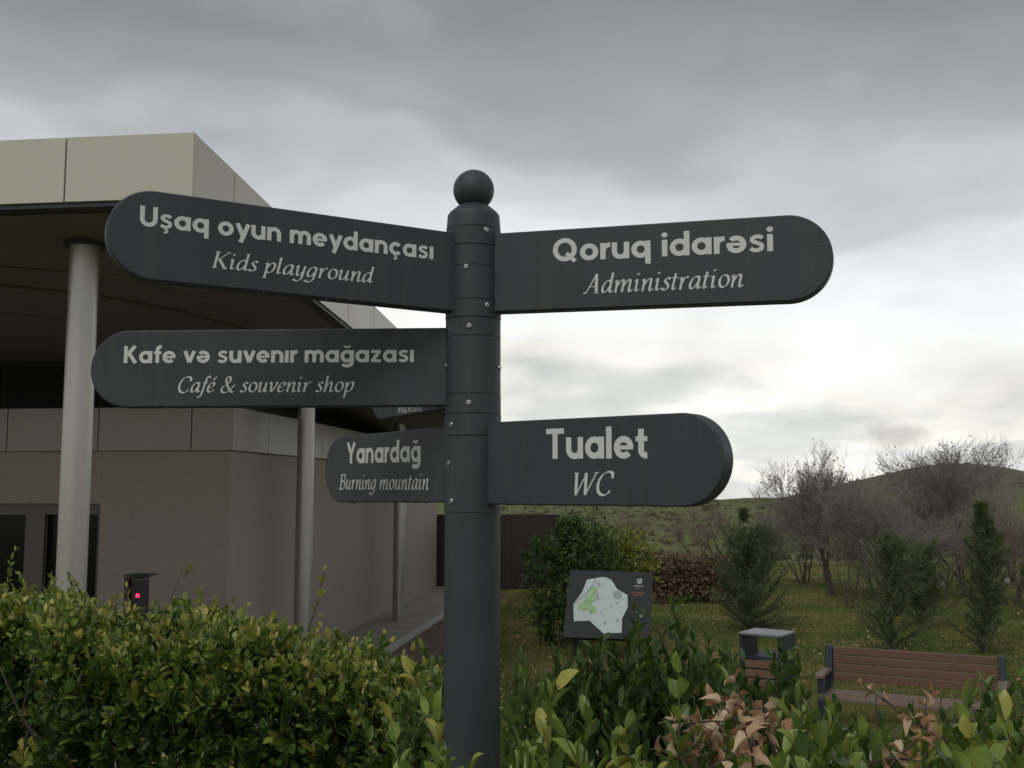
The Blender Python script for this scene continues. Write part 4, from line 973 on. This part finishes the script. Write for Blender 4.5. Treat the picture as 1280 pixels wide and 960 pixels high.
bare_tree('broad bare tree in front of the mound, its twigs mauve brown', 1125, 750, 25.5, 2.8, .72, 4, 8, dry=250, levels=6, dens=1.1, bare=.26, tr=.05)
bare_tree('tall bare tree breaking the skyline at the top of the mound', 1205, 750, 24.0, 3.8, .50, 4, 21, dry=500, levels=6, dens=1.1, bare=.30, tr=.06)
bare_tree('bare tree with a crooked trunk at the right edge', 1262, 745, 26.5, 3.7, .60, 3, 27, dry=120, levels=5, dens=1.0, bare=.30, lean=-.1, tr=.06)
bare_tree('small dark double trunked bare tree above the rusty hedge', 902, 704, 33, 2.5, .55, 2, 5, m='pinktwig', levels=5, bare=.34, tr=.07)
bare_tree('low leaning bare tree left of the double trunked one', 872, 702, 34, 1.9, .62, 2, 15, m='pinktwig', levels=5, bare=.34, lean=-.4, tr=.05)
bare_tree('faint reddish twiggy tree behind the golden bush', 785, 700, 40, 2.4, .45, 5, 31, m='pinktwig', levels=4, bare=.30, tr=.03)
bare_tree('thin pale twiggy sapling beside the staked young tree', 948, 705, 27, 1.7, .5, 4, 33, levels=4, bare=.3, tr=.02)

def pine(label, px, ptop, Yt, hw, seed, dens=1.0, shape='cone', m='pine', name='young_pine', needle=.125, zb=.03):
    rs = np.random.default_rng(seed); x = atx(px, Yt); z0 = float(gz(x, Yt)) - .02; z1 = zat(ptop, Yt); H_ = z1 - z0; hwm = hw / F * Yt
    r = empty(name, (x, Yt, z0), label, 'tree'); tk = MB(); bend = rs.normal() * .06
    def axis(t_): return np.array([x + bend * math.sin(t_ * 2.5), Yt, z0 + H_ * t_])
    tk.tube([tuple(axis(t_)) for t_ in np.linspace(0, 1, 9)], [max(.006, .035 * (1 - t_)) for t_ in np.linspace(0, 1, 9)], 6); tk.build('trunk', M['bark'], r)
    br = MB(); P, D_, L_ = [], [], []
    nb = int(105 * dens * max(1, H_ / 2))
    for i in range(nb):
        t_ = zb + (1 - zb) * rs.uniform() ** .9; a = rs.uniform(0, 6.28)
        wdt = (1 - t_) ** .6 * (.72 + .28 * math.sin(t_ * 9 + seed)) if shape == 'cone' else math.sqrt(max(0, 1 - (1.35 * t_ - .42) ** 2)) * .85 + .15
        ln = hwm * (wdt * rs.uniform(.6, 1.15) + .08); d = nrm([math.cos(a), math.sin(a), rs.uniform(.15, .7) + .8 * t_]); p0_ = axis(t_); K = 5; pts = [p0_]
        for k in range(K):
            d = nrm(d + np.array([0, 0, .07]) + rs.normal(size=3) * .10); pts.append(pts[-1] + d * ln * 1.15 / K)
        br.tube([tuple(q) for q in pts], [.008 * (1 - .14 * k) for k in range(K + 1)], 3, False)
        for k in range(1, K + 1):
            for s_ in range(int(30 * dens)):
                q = pts[k - 1] + (pts[k] - pts[k - 1]) * rs.uniform(); dn = nrm(d * .8 + rs.normal(size=3) * .75); P.append(q); D_.append(dn); L_.append(needle * rs.uniform(.6, 1.2))
    o = br.build('branches', M['bark'], r); o['kind'] = 'stuff'
    P, D_, L_ = np.array(P), np.array(D_), np.array(L_); S = np.cross(D_, rs.normal(size=D_.shape)); S /= np.linalg.norm(S, axis=1, keepdims=True)
    V = np.stack([P - S * .0042, P + S * .0042, P + D_ * L_[:, None]], 1).reshape(-1, 3); Fq = np.arange(len(V)).reshape(-1, 3)
    o = npmesh('needles', V, Fq, G[m], r, np.repeat(rs.uniform(0, 1, len(P)), 3), False); o['kind'] = 'stuff'
    return r
pine('rounded soft needled young pine behind the litter bin', 930, 690, 18.2, 56, 1, 1.5, 'round')
pine('sparse see-through young pine behind the middle of the bench', 1106, 676, 15.8, 80, 2, .9)
pine('narrow dark cypress shaped tree behind the right part of the bench', 1216, 636, 16.0, 60, 3, 1.2)
pine('small young pine between the bench and the rusty hedge', 1140, 704, 18.5, 50, 4, 1.1, 'round')
pine('little dark conifer seen through the bare crowns', 1099, 668, 22.5, 20, 6, 1.3, 'round', zb=.55)
pine('thin staked young tree with a dark tuft at its top', 927, 641, 24, 8, 7, .5, 'round', zb=.88, name='young_tree')
pine('dark dense conifer at the far right edge behind the bench', 1290, 690, 20, 30, 9, 1.2)
bare_tree('low leafless thicket at the left foot of the mound', 1000, 735, 27, 2.3, .7, 6, 41, levels=5, dens=1.0, bare=.26, tr=.025)
bare_tree('leafless thicket behind the sparse young pine', 1092, 752, 23, 2.2, .75, 6, 42, levels=5, dens=1.0, bare=.26, tr=.025)
bare_tree('leafless thicket left of the cypress shaped tree', 1165, 752, 24, 2.4, .75, 6, 43, levels=5, dens=1.0, bare=.26, tr=.025)
bare_tree('leafless reddish thicket at the right edge behind the bench', 1255, 762, 22, 2.1, .75, 6, 44, m='pinktwig', levels=5, dens=1.0, bare=.26, tr=.025)
# ---- far scrub on the slope
def scrub():
    n = 1500; y = rng.uniform(45, 190, n) ; x = rng.uniform(-.05, .52, n) * y; z = gz(x, y)
    V = []; Fq = []; T = []
    for i in range(n):
        s_ = rng.uniform(.15, .5) * (1 + (rng.uniform() < .07)); tnt = rng.uniform()
        for k in range(22):
            a = rng.uniform(0, 6.28); rr = s_ * rng.uniform(0, .8); c = np.array([x[i] + rr * math.cos(a), y[i] + rr * math.sin(a), z[i] - .03]); h_ = s_ * rng.uniform(.4, 1) * (1.1 - rr / s_); w_ = s_ * .10
            b = len(V); V += [c + [-w_, 0, 0], c + [w_, 0, 0], c + [rng.normal() * .3 * s_, 0, h_]]; Fq.append((b, b + 1, b + 2)); T += [tnt] * 3
    m = leafmat('slope scrub', [(.04, .055, .022), (.075, .07, .035), (.12, .09, .06)], .9, 0)
    o = npmesh('slope_scrub', np.array(V), np.array(Fq), m, None, np.array(T), False)
    tag(o, 'low dull scrub dotted over the far green slope and mound', 'scrub', kind='stuff')
scrub()
def pale_rocks():
    for px, py, Yt, w_, lab in ((1170, 738, 26, .11, 'small pale rock on bare earth behind the pines'), (1252, 734, 27, .17, 'flat pale rock behind the cypress shaped tree')):
        x = atx(px, Yt); z = float(gz(x, Yt)); mb = MB(); vs = []
        prof = [(0, w_), (.06, w_ * .9), (.11, w_ * .55), (.13, .02)]
        mb.lathe(prof, (x, Yt, z), 9); mb.v = [(a + random.uniform(-.03, .03), b + random.uniform(-.03, .03), c + random.uniform(-.01, .01)) for a, b, c in mb.v]
        o = mb.build('rock', mat('pale rock', (.5, .48, .46), .9, 0, .15, 9)); tag(o, lab, 'rock')
pale_rocks()
# ---- grass
def grass():
    n = 150000; u = rng.uniform(0, 1, n); y = 11.2 + 26 * u ** 1.5; k = rng.uniform(-.09, .54, n); x = k * y; 
    ok = ~((x < colx(y) + 1.0))
    x, y = x[ok], y[ok]; n = len(x); z = gz(x, y)
    patch = .5 + .5 * np.sin(x * .9 + 1.3 * np.sin(y * .6)) * np.cos(y * .8 + .7 * np.sin(x * 1.7))
    h = rng.uniform(.025, .075, n) * (.7 + .5 * patch); a = rng.uniform(0, 6.28, n); wd = rng.uniform(.004, .008, n) * (1 + y / 40)
    S = np.stack([np.cos(a), np.sin(a), 0 * a], -1) * wd[:, None]; P = np.stack([x, y, z - .005], -1)
    T = P + np.stack([rng.normal(size=n) * .02, rng.normal(size=n) * .02, h], -1)
    V = np.stack([P - S, P + S, T], 1).reshape(-1, 3); Fq = np.arange(3 * n).reshape(-1, 3)
    tint = np.clip(.12 + .62 * patch + rng.normal(size=n) * .16, 0, 1)
    o = npmesh('grass', V, Fq, G['grass'], None, np.repeat(tint, 3), False); tag(o, 'short tufted green and straw coloured lawn grass', 'grass', kind='stuff')
grass()

def litter_leaves():
    n = 1400; y = 12.5 + 20 * rng.uniform(0, 1, n) ** 1.3; x = rng.uniform(-.02, .52, n) * y; ok = x > colx(y) + .2; x, y = x[ok], y[ok]; n = len(x)
    P = np.stack([x, y, gz(x, y) + .03], -1); D_ = np.array([nrm((a, b, .15 * c)) for a, b, c in rng.normal(size=(n, 3))]); N_ = np.array([nrm((a * .4, b * .4, 1)) for a, b in rng.normal(size=(n, 2))])
    o = leafcloud('fallen_leaves', G['dead'], None, P, D_, N_, rng.uniform(.04, .08, n), rng.uniform(.03, .05, n), rng.uniform(0, .8, n), False)
    tag(o, 'scattered fallen brown leaves lying on the lawn', 'fallen leaves')
litter_leaves()
